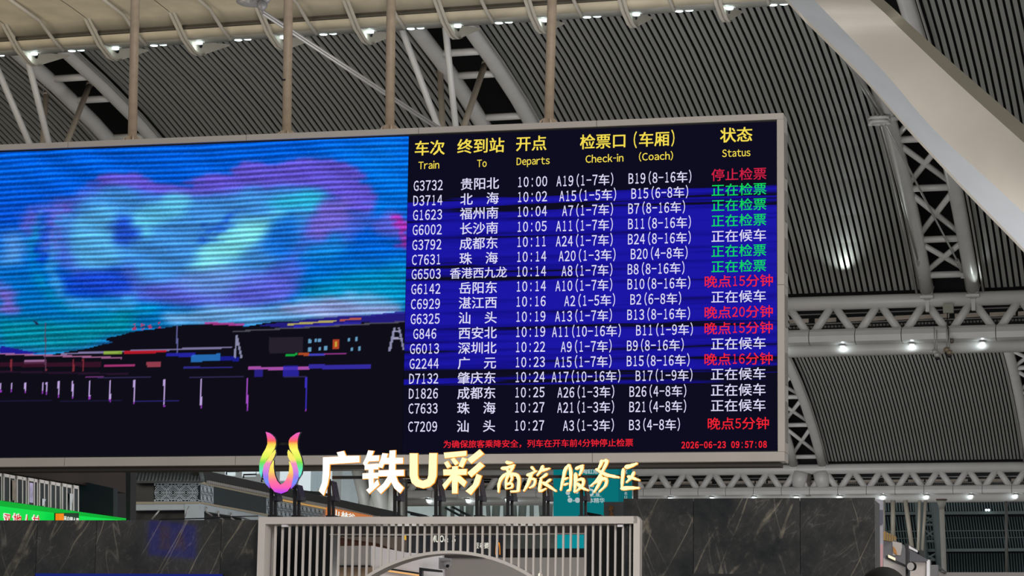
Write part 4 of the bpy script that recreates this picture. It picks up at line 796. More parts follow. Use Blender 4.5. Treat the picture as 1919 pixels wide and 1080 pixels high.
o = m.build('arches_sign', glow('orange_arches', '#f2902a')); tag(o, 'narrow glowing orange double arch sign behind the bars', 'sign')
item('teal_screen', bp(39.5), [(1040, 1002), (1093, 1001), (1093, 1042), (1040, 1042)], .1, mat('teal_lit', '#0a9aa0', .5, emit='#0895a0', es=.75), 'turquoise lit panel behind the gate bars', 'panel')
item('warm_lamp', bp(37.5), [(1088, 1027), (1092, 1025), (1093, 1042), (1088, 1042)], .1, mat('warm_lit', '#f0b060', .5, emit='#e8b060', es=.8), 'small warm lamp before the turquoise panel', 'lamp', 1.7)
for x_l, n_l in ((760, 33.5), (980, 34), (700, 38)):
    l = bpy.data.lights.new('shop_fill', 'POINT'); l.energy = 48; l.color = (1, .96, .9); l.shadow_soft_size = .3  # unseen point fills added to brighten the interior behind the gate
    lo = bpy.data.objects.new('shop_fill', l); COL.objects.link(lo); p = bp(n_l).hit(x_l, 1180); lo.location = (p[0], p[1], 2.6)
gb = thing('globe_lamp', bp(33).hit(1013, 1078), 'round warm glowing lamp at the bottom of the gate', 'lamp'); MB().ball(bp(33).hit(1013, 1078), .028, 14, 10).build('bulb', glow('warm_bulb', '#ffe9c8', 1.6), gb); MB().disc(bp(33).hit(1013, 1073) , Z3, .012, .08).build('stem', black, gb)
m = MB(); m.slab(bp(44), [(945, 1003), (1040, 1002), (1040, 1030), (945, 1031)], .05); o = m.build('bright_window_strip', mat('daylight_grey', '#6f7672', .4, noise=.35, nscale=3)); tag(o, 'patchy grey window strip behind the bars', 'window')
# white dome camera
cp = bp(30.5); c = cp.hit(834, 1058); cc = thing('turret_camera', c, 'white wall mounted turret camera inside the round opening', 'camera')
MB().rect(cp, 819, 1045, 832, 1066, .1, .1).build('wall_box', whitep, cc); MB().tube([cp.hit(836, 1048), cp.hit(836.5, 1053)], [.07, .066], 16).build('cap', whitep, cc)
MB().ball(cp.hit(838, 1057), .055, 14, 10).build('housing', whitep, cc); MB().ball(cp.hit(841, 1061.5) - BN * .045, .022, 10, 8).build('lens', black, cc)
struct('wall_back', bp(47), [(500, 1003), (1300, 1001), (1300, 1700), (500, 1700)], .3, mat('dim_interior', '#3a3633', .6, noise=.1), 'dim interior wall far behind the gate')
struct('wall_rear', bp(48), [(-700, 990), (1640, 985), (1640, 1700), (-700, 1700)], .3, M['dim_interior'], 'dim lower concourse wall behind the shopfronts')

# ================================================================== LEFT: GREEN SHOP, SHOPFRONT, SOFFIT
dg_ = dplane(100, 950, 56)
struct('trim_5', PL(dg_.n, dg_.d + 2.2, dg_.dir), [(-60, 860), (246, 865), (246, 1010), (-60, 1010)], .2, black, 'black recess behind the shopfront windows')
gs = thing('green_sign_band', dg_.hit(60, 975), 'long bright green shop sign band above the marble wall', 'sign')
MB().slab(dg_, [(-60, 928.5), (0, 938.5), (252, 974), (252, 990), (-60, 990)], .3).build('light_box', mat('green_lit', '#08b436', .5, emit='#06b034', es=.8), gs)
MB().slab(dg_, [(-60, 943), (0, 950), (120, 965), (240, 977), (240, 995), (-60, 995)], .1, -.12).build('lower_face', mat('green_lit_bright', '#0ed24a', .5, emit='#08d448', es=.95), gs)
wht = glow('sign_pure_white', '#eef4ec'); redg = glow('sign_red', '#d8202c')
for t, x, y, c in (('双', 4, 973, 13), ('地', 23, 974, 16), ('人', 41, 976, 10), ('村', 58, 977, 13)):
    for bo, mm, of, nm in ((.09, wht, -.13, 'letter_outline'), (.02, redg, -.15, 'letter_face')):
        mb = MB(); lettering(mb, dg_, t, x, y, c, 22, bo, off=of); mb.build(nm, mm, gs)
hs = thing('hanging_shop_sign', dg_.hit(96, 976), 'small dark green shop sign with an orange square on the green band', 'sign')
MB().slab(dg_, [(85, 962), (118, 962), (118, 985), (85, 985)], .2, -.45).build('box', mat('dark_green', '#06381c', .4), hs)
MB().slab(dg_, [(77, 963), (86, 963), (86, 985), (77, 985)], .1, -.5).build('orange_logo_square', mat('orange_lit', '#f08a1e', .5, emit='#ee8418', es=.9), hs)
mb = MB(); lettering(mb, dg_, '采白服人黄', 101, 973.5, 5.8, 8.5, .03, off=-.49); mb.build('lettering', wht, hs)
# shopfront windows
sf = thing('shopfront', dg_.hit(70, 960), 'row of narrow white framed shop windows above the green band', 'shopfront')
X0 = [-10, 5, 18, 30, 42, 51, 64, 72, 83, 93, 104, 115, 125, 136]; 
glsm = mat('dark_shop_glass', '#232a2e', .12, noise=.4, nscale=2)
for i, x in enumerate(X0):
    x1 = X0[i + 1] if i + 1 < len(X0) else 147
    yt = 887 + x * .165; yb = 938 + x * .145; yt1 = 887 + x1 * .165; yb1 = 938 + x1 * .145; of = -.03 if i % 2 else 0
    m = MB(); m.slab(dg_, [(x, yt), (x1 - .5, yt1), (x1 - .5, yt1 + 6), (x, yt + 6)], .02, of); m.slab(dg_, [(x, yt), (x + 1.8, yt), (x + 1.8, yb), (x, yb)], .02, of); m.slab(dg_, [(x1 - 2.0, yt1), (x1 - .4, yt1), (x1 - .4, yb1), (x1 - 2.0, yb1)], .02, of); fr_ = m.build('window_frame', gatem, sf)
    MB().slab(dg_, [(x + 1.5, yt + 5), (x1 - 2, yt1 + 5), (x1 - 2, yb1), (x + 1.5, yb)], .01, of + .015).build('pane', glsm, sf)
for x, y0, y1, cl in ((52, 905, 942, '#b9b0cf'), (20, 900, 938, '#8a7f74'), (76, 935, 948, '#c9ccd2'), (128, 925, 956, '#bfc2c4')):
    MB().slab(dg_, [(x + 1, y0), (x + 8, y0 + 1), (x + (8 if x < 60 else 3), y1 + 1), (x + 1, y1)], .01, -.04).build('poster', mat('poster_%s' % cl[1:], cl, .6, noise=.25, nscale=6), sf)
struct('trim_6', dplane(240, 900, 62), [(-40, 868), (236, 868), (240, 925), (150, 908), (0, 884), (-40, 880)], .3, brownm, 'dark brown soffit over the shopfront')
item('black_screen_box', bp(62), [(167, 905), (240, 921), (240, 990), (167, 975)], .3, darkt, 'dark blank box at the end of the green sign band', 'screen box', -1)
item('black_wall_edge', bp(60.5), [(236, 868), (245.5, 868), (244, 990), (237, 990)], .4, black, 'black wall edge between the shopfront and the tiled roof pavilion', 'wall edge')

# ================================================================== TILED ROOF PAVILION
NH = 70.; ph_ = bp(NH); pd = dplane(375, 942, (ph_.hit(375, 942) - CAM) @ D3)
pav = thing('tiled_roof_pavilion', ph_.hit(375, 975), 'grey tiled roof pavilion with lattice panels above the marble wall', 'pavilion')
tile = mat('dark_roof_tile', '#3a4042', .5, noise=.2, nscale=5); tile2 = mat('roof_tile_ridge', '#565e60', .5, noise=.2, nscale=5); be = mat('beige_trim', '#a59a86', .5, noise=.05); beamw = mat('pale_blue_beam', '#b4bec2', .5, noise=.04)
def quad(m, pts, ext=(0, 0, -.08)): return m.prism(pts, ext)
ef = bp(NH - .5); rf = bp(NH + .8)
quad(MB(), [ef.hit(243, 901), ef.hit(380, 900), rf.hit(375, 880), rf.hit(243, 881)]).build('front_roof', tile, pav)
for i in range(20):
    x = 247 + i * 6.6; MB().tube([ef.hit(x, 901.5), rf.hit(min(x + 5, 376), 881)], .035, 6).build('tile_roll', tile2, pav)
ed = PL(pd.n, pd.d + (-.5 if pd.n @ A3 < 0 else .5), pd.dir) if False else pd
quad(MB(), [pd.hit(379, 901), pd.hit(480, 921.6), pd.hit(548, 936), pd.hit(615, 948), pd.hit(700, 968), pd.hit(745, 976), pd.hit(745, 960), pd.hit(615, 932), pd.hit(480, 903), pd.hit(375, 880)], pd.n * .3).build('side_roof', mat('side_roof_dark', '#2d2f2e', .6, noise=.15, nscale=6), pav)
MB().tube([ef.hit(380, 901), pd.hit(376, 880)], .07, 8).build('hip_ridge', tile2, pav)
MB().tube([rf.hit(243, 880), pd.hit(376, 880)], .06, 8).build('top_ridge', tile, pav)
m = MB()
for i in range(90):
    x = 385 + i * 3.6; y = np.interp(x, [379, 480, 548, 615, 700], [902.5, 923, 937.5, 949.5, 969.5]); p = pd.hit(x, y) - pd.n * .1; m.box(p, D3 * .03, pd.n * .05, Z3 * .04)
o = m.build('eave_tile_ends', greym, pav); o['kind'] = 'stuff'
m = MB(); m.slab(ef, [(243, 901.5), (378, 900.5), (378, 904), (243, 905)], .1); m.build('eave_board', be, pav)
m = MB(); m.slab(pd, [(376, 902), (480, 924), (612, 952), (612, 955), (480, 929), (376, 907)], .1, -.02); m.build('eave_board', be, pav)
MB().slab(ph_, [(243, 905), (289, 905), (289, 942), (243, 942)], .1).build('dark_wall', darkp, pav)
MB().slab(pd, [(400, 910), (500, 930), (500, 966), (400, 944)], .1).build('teal_wall', darkt, pav)
# lattice panels: pale carved fretwork over a dark backing
lat = mat('pale_lattice', '#b9c3c9', .5); 
MB().slab(ph_, [(289, 906), (374, 905), (374, 941), (289, 941)], .05, .04).build('lattice_backing', darkt, pav)
def fret(pl, x0, x1, yt, yb, ux, name='lattice'):
    m = MB(); nx = max(1, round((x1 - x0) / ux)); 
    def P(x, v): a_, b_ = yt(x), yb(x); return pl.hit(x, a_ + (b_ - a_) * v)
    r = .009 * NH / 70
    for i in range(nx + 1): x = x0 + (x1 - x0) * i / nx; m.tube([P(x, 0), P(x, 1)], r, 4, False)
    for v in (0, .08, .5, .92, 1): m.tube([P(x0, v), P(x1, v)], r, 4, False)
    for i in range(nx):
        for v in (.0, .5):
            xc = x0 + (x1 - x0) * (i + .5) / nx; w_ = (x1 - x0) / nx
            for rad in (.2, .34, .48):
                pts = [P(xc + w_ * rad * math.cos(t), v + .25 + .5 * rad * math.sin(t)) for t in np.linspace(math.pi / 8, 2 * math.pi + math.pi / 8, 9)]
                for a_, b_ in ((0, 2), (2, 4), (4, 6), (6, 8)): m.tube(pts[a_:b_ + 1], r, 4, False)
            m.tube([P(xc - w_ * .5, v + .25), P(xc - w_ * .2, v + .25)], r, 4, False); m.tube([P(xc + w_ * .2, v + .25), P(xc + w_ * .5, v + .25)], r, 4, False)
    o = m.build(name, lat, pav); o['kind'] = 'stuff'
m = MB(); r = .013; L0 = lambda x, y: ph_.hit(x, y) - BN * .01
for y in (906.5, 910, 923.5, 937, 940.5): m.tube([L0(290, y), L0(373.5, y)], r, 4, False)
for i in range(14): x = 290 + i * 83.5 / 13; m.tube([L0(x, 906.5), L0(x, 910)], r, 4, False); m.tube([L0(x, 937), L0(x, 940.5)], r, 4, False)
for i in range(-1, 8):
    xc = 300.5 + i * 12.2; rows_ = (923.5,) if i % 2 == 0 else (908.5, 938.5)
    for yc in rows_:
        for rd in (4.2, 7.2, 10.2, 13.0):
            pts = [(xc + rd * math.cos(t), yc + rd * math.sin(t)) for t in np.linspace(math.pi / 8, 2 * math.pi + math.pi / 8, 9)]
            for a_, b_ in zip(pts[:-1], pts[1:]):
                if all(290 <= q_[0] <= 373.5 and 907 <= q_[1] <= 940.5 for q_ in (a_, b_)) and (rd < 12 or i % 2 == 0): m.tube([L0(*a_), L0(*b_)], r, 4, False)
        m.tube([L0(max(290, xc - 4), yc), L0(min(373.5, xc + 4), yc)], r, 4, False)
o = m.build('lattice', lat, pav); o['kind'] = 'stuff'
MB().slab(pd, [(376, 905), (401, 910), (401, 944), (376, 941)], .05, .05).build('lattice_backing', darkt, pav)
fret(pd, 377, 400, lambda x: 907 + (x - 377) * .2, lambda x: 940.5 + (x - 377) * .17, 7)
MB().slab(pd, [(499, 930), (612, 954), (612, 985), (499, 970)], .05, .05).build('lattice_backing', darkt, pav)
fret(pd, 500, 611, lambda x: 933 + (x - 500) * .19, lambda x: 969 + (x - 500) * .1, 8)
m = MB(); m.slab(ph_, [(242, 941), (375, 941), (375, 944.5), (242, 945.5)], .15, -.05); m.slab(pd, [(375, 941), (500, 964), (500, 968), (375, 944.5)], .1, -.05); m.build('sill_trim', be, pav)
MB().slab(ph_, [(242, 945), (375, 944.5), (375, 955.5), (242, 957)], .2).build('front_beam', beamw, pav)
MB().slab(pd, [(375, 944.5), (500, 968), (500, 985), (460, 971), (381, 958), (375, 958)], .2).build('side_beam', beamw, pav)
m = MB(); m.slab(ph_, [(347, 944.5), (375, 944.5), (375, 990), (347, 990)], .1, -.02); m.slab(pd, [(375, 944.5), (382, 945.5), (382, 990), (375, 990)], .1, -.02); m.build('corner_post', beamw, pav)
MB().slab(ph_, [(242, 956), (348, 955), (348, 990), (242, 990)], .1, .4).build('dark_opening', black, pav)
MB().slab(pd, [(381, 956), (470, 970), (470, 990), (381, 990)], .1, .3).build('dark_opening', black, pav)
for p, q2 in (((299, 957), (285, 974)), ((249, 958), (242, 967)), ((355, 949), (347, 970))): MB().tube([ph_.hit(*p), ph_.hit(*q2)], .03, 6).build('awning_stay', rodm, pav)
for x, y in ((382, 950), (404, 958), (428, 961)): MB().tube([pd.hit(x, y) - pd.n * .1, pd.hit(x, y + 10) - pd.n * .1, pd.hit(x + 10, y + 17) - pd.n * .1], .03, 6).build('awning_stay', rodm, pav)
m = MB(); m.slab(pd, [(524, 936), (612, 953), (612, 955.5), (524, 938.5)], .05, -.08); o = m.build('eave_light_strip', mat('gold_lit', '#d8b070', .5, emit='#c99c58', es=.8), pav)
osn = thing('orange_shop_sign', pd.hit(650, 970), 'orange lit shop sign with white characters under the tiled roof', 'sign')
MB().slab(pd, [(608, 951), (692, 967.5), (692, 985), (608, 985)], .1, -.15).build('light_box', mat('orange_sign_lit', '#c8743c', .5, emit='#cf7a40', es=.8), osn)
mb = MB()
for t, x, y in (('山', 622, 962), ('林', 638, 966), ('谷', 651, 969)): lettering(mb, pd, t, x, y, 14, 13, .03, off=-.17)
mb.build('lettering', wht, osn)
# handrail brackets on the roof
for k, (x, y) in enumerate(((425, 884), (457, 890), (491, 898))):
    o = MB().tube([pxpt(x, y + 6, 75), pxpt(x, y, 75), pxpt(x + 24, y - .5, 75)], .03, 6).build('roof_rail', black); tag(o, 'thin black rail hoop standing behind the tiled roof, %s along the slope' % ['first', 'second', 'third'][k], 'rail', 'rail hoops behind the tiled roof')

# ------------------------------------------------------------------ far windows and columns seen under the board
FW = 108; pw_ = ap(FW); fwn = thing('upper_window_wall', pw_.hit(520, 950), 'grey upper wall with bright daylit windows behind the flame logo', 'window wall')
wg = mat('grey_window_wall', '#a3a7a5', .5, noise=.05); MB().slab(pw_, [(238, 855), (700, 850), (700, 1330), (238, 1320)], .3).build('wall', wg, fwn)
dayl = mat('daylight_pane', '#dfeaf0', .3, emit='#d3e0e4', es=.85); dayg = mat('grey_day_pane', '#aebcc2', .3, emit='#9fb0b6', es=.6)
for x0, y0, x1, y1, mm in ((424, 872, 442, 892, dayl), (456, 872, 480, 893, dayl), (483, 872, 487, 888, dayl), (527, 873, 546, 901, dayl), (562, 873, 583, 921, dayl), (585, 873, 595, 920, dayg), (597, 873, 606, 915, dayg), (607, 873, 622, 925, dayl), (643, 897, 660, 935, dayg), (250, 874, 285, 881, dayg), (290, 874, 370, 880, dayg), (380, 874, 405, 884, dayg)):
    f_ = MB(); f_.rect(pw_, x0 - 1.5, y0 - 1, x1 + 1.5, y1 + 1.5, .1, -.05); fo = f_.build('window_frame', mat('pale_frame', '#c3c9c9', .5), fwn)
    MB().rect(pw_, x0, y0, x1, y1, .05, -.08).build('pane', mm, fwn)
m = MB(); m.slab(pw_, [(560, 918), (620, 926), (620, 931), (560, 924)], .05, -.12); m.build('handrail', darkp, fwn)
dct = mat('duct_grey', '#8d9496', .5, noise=.06)
item('air_duct', ap(102), [(642, 882), (668, 882), (680, 890), (672, 893), (672, 945), (642, 937)], 1., dct, 'pale boxy air duct behind the first bold character', 'duct')
item('dark_bulkhead_mass', ap(104), [(648, 868), (760, 866), (760, 1330), (648, 1330)], .3, mat('dim_grey', '#45433f', .6, noise=.35, nscale=.5), 'dim grey wall between the air duct and the farther truss', 'wall')
for k, (p, q2, r) in enumerate((((668, 868), (690, 960), .28), ((740, 868), (706, 966), .5), ((700, 868), (722, 966), .4), ((745, 905), (742, 966), .35))):
    o = MB().tube([pxpt(*p, 101 - k * .8), pxpt(*q2, 101 - k * .8)], r, 14).build('column', mat('dim_tube', '#85837d', .5, noise=.05)); tag(o, ['slim leaning column next to the air duct', 'thick leaning column between the duct and the truss end', 'medium leaning column behind the second bold character', 'upright column at the start of the farther truss'][k], 'column', 'leaning columns behind the glowing sign')
# white end hall beneath the farther truss
eh = thing('end_hall_glazing', ap(176).hit(900, 968), 'pale glazed end wall seen under the farther truss', 'window wall')
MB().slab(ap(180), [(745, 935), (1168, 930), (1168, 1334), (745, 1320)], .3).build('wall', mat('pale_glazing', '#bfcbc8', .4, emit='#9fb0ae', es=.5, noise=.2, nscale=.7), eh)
for i in range(13):
    x = 832 + i * 16.5; MB().tube([pxpt(x, 940, 172), pxpt(x + (i % 3 - 1) * 2, 975, 172)], .16 if i % 3 else .3, 8).build('mullion', mat('mullion_green', '#8d9a94', .5), eh)
for p, q2 in (((835, 952), (872, 972)), ((848, 950), (885, 970)), ((752, 957), (800, 968)), ((770, 964), (805, 970))): MB().tube([pxpt(*p, 171), pxpt(*q2, 171)], .09, 6).build('brace', darkt, eh)
# turquoise banner
bn = bp(52); ban = thing('turquoise_banner', bn.hit(1110, 972), 'tall turquoise advertising banner behind the brush written characters', 'banner')
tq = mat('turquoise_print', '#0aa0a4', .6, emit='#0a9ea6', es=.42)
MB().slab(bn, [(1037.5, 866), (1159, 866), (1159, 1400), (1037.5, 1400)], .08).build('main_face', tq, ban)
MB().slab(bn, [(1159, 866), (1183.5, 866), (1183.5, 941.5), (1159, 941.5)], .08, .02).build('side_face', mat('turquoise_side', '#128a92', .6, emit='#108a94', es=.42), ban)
paleb = mat('banner_white', '#d6e8e6', .6, emit='#cfe2e2', es=.6)
mb = MB(); 
for t, x, y, w_, h in (('5', 1109, 869, 13, 19), ('5', 1108, 920, 13, 19)): lettering(mb, bn, t, x, y, 0, h, .04, prop=True, fit=w_, off=-.02)
for t, x, y, c, h in (('年', 1121, 871, 8, 9), ('陶缸陈', 1107, 884, 10.5, 10.5), ('味', 1121, 927, 8, 9), ('草本精华', 1113.5, 938.5, 10.3, 10), ('北', 1173.5, 925, 6, 6), ('口', 1173.5, 932, 6, 6), ('化', 1173.5, 884, 6, 9)): lettering(mb, bn, t, x, y, c, h, .02, off=-.02)
mb.slab(bn, [(1100, 876.6), (1122, 876.6), (1122, 877.2), (1100, 877.2)], .01, -.02); mb.slab(bn, [(1100, 930.5), (1128, 930.5), (1128, 931.1), (1100, 931.1)], .01, -.02)
mb.build('lettering', paleb, ban)
mb = MB(); mb.slab(bn, [(1074, 873), (1081, 868), (1087, 873), (1080, 881)], .01, -.02)
for x, y, r in ((1065, 924, 4.2), (1082, 923, 3), (1069, 938, 4.6), (1083, 938, 5), (1076, 939, 1.3), (1067, 931, 2)): mb.prism([bn.hit(x + r * math.cos(t), y + r * math.sin(t)) - bn.n * .02 for t in np.linspace(0, 2 * math.pi, 15)[:-1]], bn.n * .01)
mb.build('printed_fruit', paleb, ban)
pst = thing('giraffe_picture', bp(46).hit(1150, 972), 'grey picture panel with a brown giraffe beside the tall marble wall', 'poster')
MB().slab(bp(46), [(1132, 941), (1170, 941), (1170, 1420), (1132, 1420)], .06).build('panel', mat('poster_grey', '#6d6c70', .6, noise=.15, nscale=4), pst)
mg = MB(); gq = bp(45.97); mg.slab(gq, [(1141, 946), (1144, 948), (1149, 949), (1150.5, 952), (1147, 957), (1150, 965), (1152, 985), (1140, 985), (1143, 966), (1144, 957), (1140, 955), (1143, 951)], .02); mg.build('giraffe', mat('giraffe_brown', '#96683a', .6, noise=.3, nscale=20), pst)
item('dark_awning', bp(44), [(1100, 960), (1127, 965), (1127, 1420), (1100, 1420)], .2, black, 'black awning corner in front of the turquoise banner', 'awning')

# ================================================================== RIGHT: FAR BAY, COLUMNS, KIOSK
p3 = ap(205); wl = MB().slab(p3, [(1560, 925), (2000, 922), (2000, 1290), (1560, 1290)], .4, 3).build('wall_far', mat('far_dark', '#0b1114', .8)); tag(wl, 'dark far wall behind the teal slats', kind='structure')
tealm = mat('teal_grey_slat', '#55696c', .5, .1, noise=.1, nscale=.3)
for (ya, yb, x0, sh, of) in ((937, 957, 1640, .3, 1.0), (965, 1029, 1640, .2, .6), (1035, 1082, 1640, .14, .2)):
    m = MB(); x = x0
    while x < 1935:
        if not (1735 < x < 1752): m.prism([p3.hit(x, ya) + p3.n * (of + 1.5), p3.hit(x + 2.5, ya) + p3.n * (of + 1.5), p3.hit(x + 2.5 + sh * (yb - ya), yb) + p3.n * of, p3.hit(x + sh * (yb - ya), yb) + p3.n * of], p3.n * .2)
        x += 5.2
    o = m.build('slat_bank', tealm, wl); o['kind'] = 'stuff'
fm = mat('teal_grey_beam', '#6e7c7c', .5, noise=.05)
for k, (y0, y1) in enumerate(((960, 965.5), (995.5, 997), (1009, 1010), (1029.5, 1035))): item('far_beam', p3, [(1640, y0 + 1), (1935, y0 - 1), (1935, y1 - 1), (1640, y1 + 1)], .4, fm, 'teal grey horizontal beam across the far slats, %s from the top' % ['first', 'second', 'third', 'fourth'][k], 'beam', -.6, 'far horizontal beams')
fr = thing('far_rib', p3.hit(1745, 1060), 'far teal rib with crossed braces behind the pale column', 'ceiling rib')
for x in (1722, 1752): MB().tube([pxpt(x, 940, 203), pxpt(x + 14, 1090, 203)], .36, 10).build('chord_tube', fm, fr)
for y in (984, 1015, 1050): MB().tube([pxpt(1726, y, 203), pxpt(1760, y, 203)], .12, 6).build('cross_bar', fm, fr)
for y0, y1 in ((965, 984), (990, 1012), (1036, 1052)): 
    MB().tube([pxpt(1728, y0, 203), pxpt(1758, y1, 203)], .1, 6).build('brace', fm, fr); MB().tube([pxpt(1758, y0, 203), pxpt(1728, y1, 203)], .1, 6).build('brace', fm, fr)
colm = mat('far_column_grey', '#b3b0a8', .5, noise=.05)
pc = thing('flared_column', np.array([*pxpt(1767, 1075, 120)[:2], 0]), 'pale straight column with a flared top behind the white kiosks', 'column')
x_, d_ = 1765, 120; base = pxpt(1770, 1075, d_); top = pxpt(1765, 945, d_)
MB().tube([top, base, np.array([base[0], base[1], 0])], .125, 14).build('shaft', colm, pc); MB().tube([pxpt(1765, 939, d_), pxpt(1765, 947, d_), pxpt(1765, 955, d_)], [.24, .17, .125], 14).build('capital', colm, pc); MB().disc(pxpt(1765, 938, d_), Z3, .27, .06).build('cap_plate', mat('rusty_plate', '#7d6b5c', .6), pc)
for k, (a_, b_, w_, d_) in enumerate((((1657, 938), (1658, 1003), 4, 150), ((1674, 938), (1674, 1010), 9, 148), ((1697, 938), (1710, 1030), 9, 146), ((1724, 938), (1721, 1032), 6, 144), ((1735, 938), (1729, 1032), 6, 145))):
    o = MB().tube([pxpt(*a_, d_), pxpt(*b_, d_)], w_ / 2 / F * d_, 12).build('far_column', mat('far_column_warm', '#8f897c', .5, noise=.05)); tag(o, 'warm grey column behind the kiosk, %s from the marble wall' % ['first and thinnest', 'second and widest', 'third, leaning', 'fourth', 'fifth'][k], 'column', 'leaning columns behind the kiosk')
o = MB().tube([pxpt(1886, 940, 160), pxpt(1887, 1075, 160)], .1, 10).build('far_column', mat('dark_column', '#5f605c', .5)); tag(o, 'thin dark column before the teal slats near the photo edge', 'column')
for k, x in enumerate((1851, 1856)): o = MB().ball(p3.hit(x, 958) - p3.n * 1., .1, 8, 6).build('tiny_lamp', lampm); tag(o, 'tiny white lamp among the teal slats, %s of two' % ORD[k], 'light', 'tiny lamps among the teal slats')
# kiosk
K = bp(40); 
item('tall_lightbox', bp(34), [(1642, 936), (1655, 938), (1655, 1100), (1642, 1100)], .1, mat('lightbox_grey', '#9c9ba6', .4, emit='#74707a', es=.3, noise=.2, nscale=6), 'narrow grey lightbox at the end of the marble wall', 'lightbox')
item('pink_poster', bp(33.8), [(1642.5, 1020), (1655, 1020), (1655, 1100), (1642.5, 1100)], .05, mat('pink_print', '#d9a7ae', .5, noise=.1, nscale=6), 'pale pink poster on the narrow lightbox', 'poster')
item('grey_blue_panel', bp(33.9), [(1642.5, 956), (1655, 956), (1655, 982), (1642.5, 982)], .05, mat('grey_blue', '#5e6074', .4, noise=.1), 'grey blue panel near the top of the narrow lightbox', 'panel')
stp = thing('gold_stepped_trim', bp(41).hit(1665, 1012), 'stepped gold trim on top of the white kiosk', 'trim')
goldm = mat('gold_paint', '#b08d4a', .4, .3)
for i in range(5): MB().rect(bp(41 + i * .3), 1655 + i * 4.6, 996 + i * 2.2, 1660 + i * 4.6, 1013 + i * .7, .25).build('step', goldm, stp)
kb = thing('white_kiosk', np.array([*K.hit(1700, 1080)[:2], 0]), 'white kiosk with a cup picture behind the tall marble wall', 'kiosk')
MB().slab(bp(42), [(1656, 1005), (1675, 1012), (1693, 1021), (1697, 1040), (1697, 1200), (1656, 1200)], .3).build('panel', mat('kiosk_white', '#dcd9dc', .5, emit='#8c8a8e', es=.25), kb)  # panel emission stands in for strong light falling on the kiosk
MB().slab(bp(41.9), [(1673, 1015), (1690, 1018), (1691, 1026), (1688, 1041), (1674, 1041)], .05).build('cup_picture', mat('cup_print', '#e6e2df', .5), kb)
MB().slab(bp(41.85), [(1674, 1024), (1679, 1030), (1682, 1041), (1675, 1036)], .05).build('orange_print', mat('orange_print', '#e8a050', .5, noise=.1), kb)
MB().slab(bp(39.5), [(1660, 1041), (1702, 1061), (1702, 1065), (1660, 1047)], .3).build('dark_rail', darkp, kb)
MB().slab(bp(39.4), [(1665, 1040), (1678, 1046), (1678, 1051), (1665, 1045)], .05).build('lamp_strip', glow('warm_strip', '#ffe6c2', 1.3), kb)
MB().slab(bp(39.6), [(1656, 1046), (1702, 1066), (1702, 1200), (1656, 1200)], .2).build('lower_panel', mat('kiosk_lower', '#c9c4c2', .5, noise=.03), kb)
ky = thing('dark_canopy_kiosk', np.array([*K.hit(1725, 1080)[:2], 0]), 'grey kiosk with a sloping dark canopy beside a black post', 'kiosk')
MB().slab(bp(38), [(1705, 1030), (1739, 1049), (1735, 1053), (1705, 1052)], 1.0).build('canopy', mat('slate_canopy', '#4a4a50', .5, noise=.05), ky)
MB().slab(bp(38.3), [(1706, 1052), (1735, 1052), (1736, 1200), (1706, 1200)], .3).build('side_panel', mat('kiosk_beige', '#b3aaa5', .5, noise=.03), ky)
MB().slab(bp(38.1), [(1737, 1048), (1743, 1050), (1743, 1200), (1737, 1200)], .2).build('end_post', whitep, ky)
MB().slab(bp(38), [(1704, 1023), (1720, 1032), (1720, 1036), (1704, 1028)], .05).build('edge_trim', whitep, ky)
for x in (1706, 1710, 1714, 1724, 1729): MB().rect(bp(38.5), x, 1024 + (x - 1706) * .35, x + 3, 1036 + (x - 1706) * .3, .1).build('roof_item', black, ky)
item('low_grey_wall', bp(45), [(1744, 1059), (1758, 1059), (1758, 1200), (1744, 1200)], .2, mat('low_grey', '#97969a', .5), 'low grey wall between the kiosk and the pale column', 'partition')
item('long_white_parapet', bp(47), [(1759, 1070), (1770, 1073), (1935, 1073), (1935, 1250), (1759, 1250)], .3, mat('parapet_white', '#b6b1ae', .5, noise=.03), 'long pale parapet along the bottom beneath the teal slats', 'parapet')
item('parapet_coping', bp(46.8), [(1759, 1060), (1773, 1071), (1773, 1074), (1759, 1066)], .3, mat('coping', '#55555c', .5), 'dark sloping coping at the start of the long parapet', 'coping')
bpst = thing('black_sign_post', bp(36).hit(1701, 1090), 'black post carrying a round white sign', 'post')
MB().rect(bp(36), 1697, 1019, 1704.5, 1200, .12).build('post', black, bpst)
c = bp(35.7).hit(1708, 1062); m = MB(); m.disc(c, -BN + BD * -.5, .055, .02, 18); m.build('round_sign', mat('round_white', '#cfcbc8', .4), bpst); m = MB(); m.disc(c + (BN + BD * .5) * .012, BN + BD * .5, .065, .03, 18); m.build('sign_rim', black, bpst)

l = bpy.data.lights.new('kiosk_fill', 'POINT'); l.energy = 60; l.color = (1, .97, .95); l.shadow_soft_size = .3  # unseen fill added to lighten the white kiosk panels
lo = bpy.data.objects.new('kiosk_fill', l); COL.objects.link(lo); p = bp(36.5).hit(1690, 1180); lo.location = (p[0], p[1], 2.4)
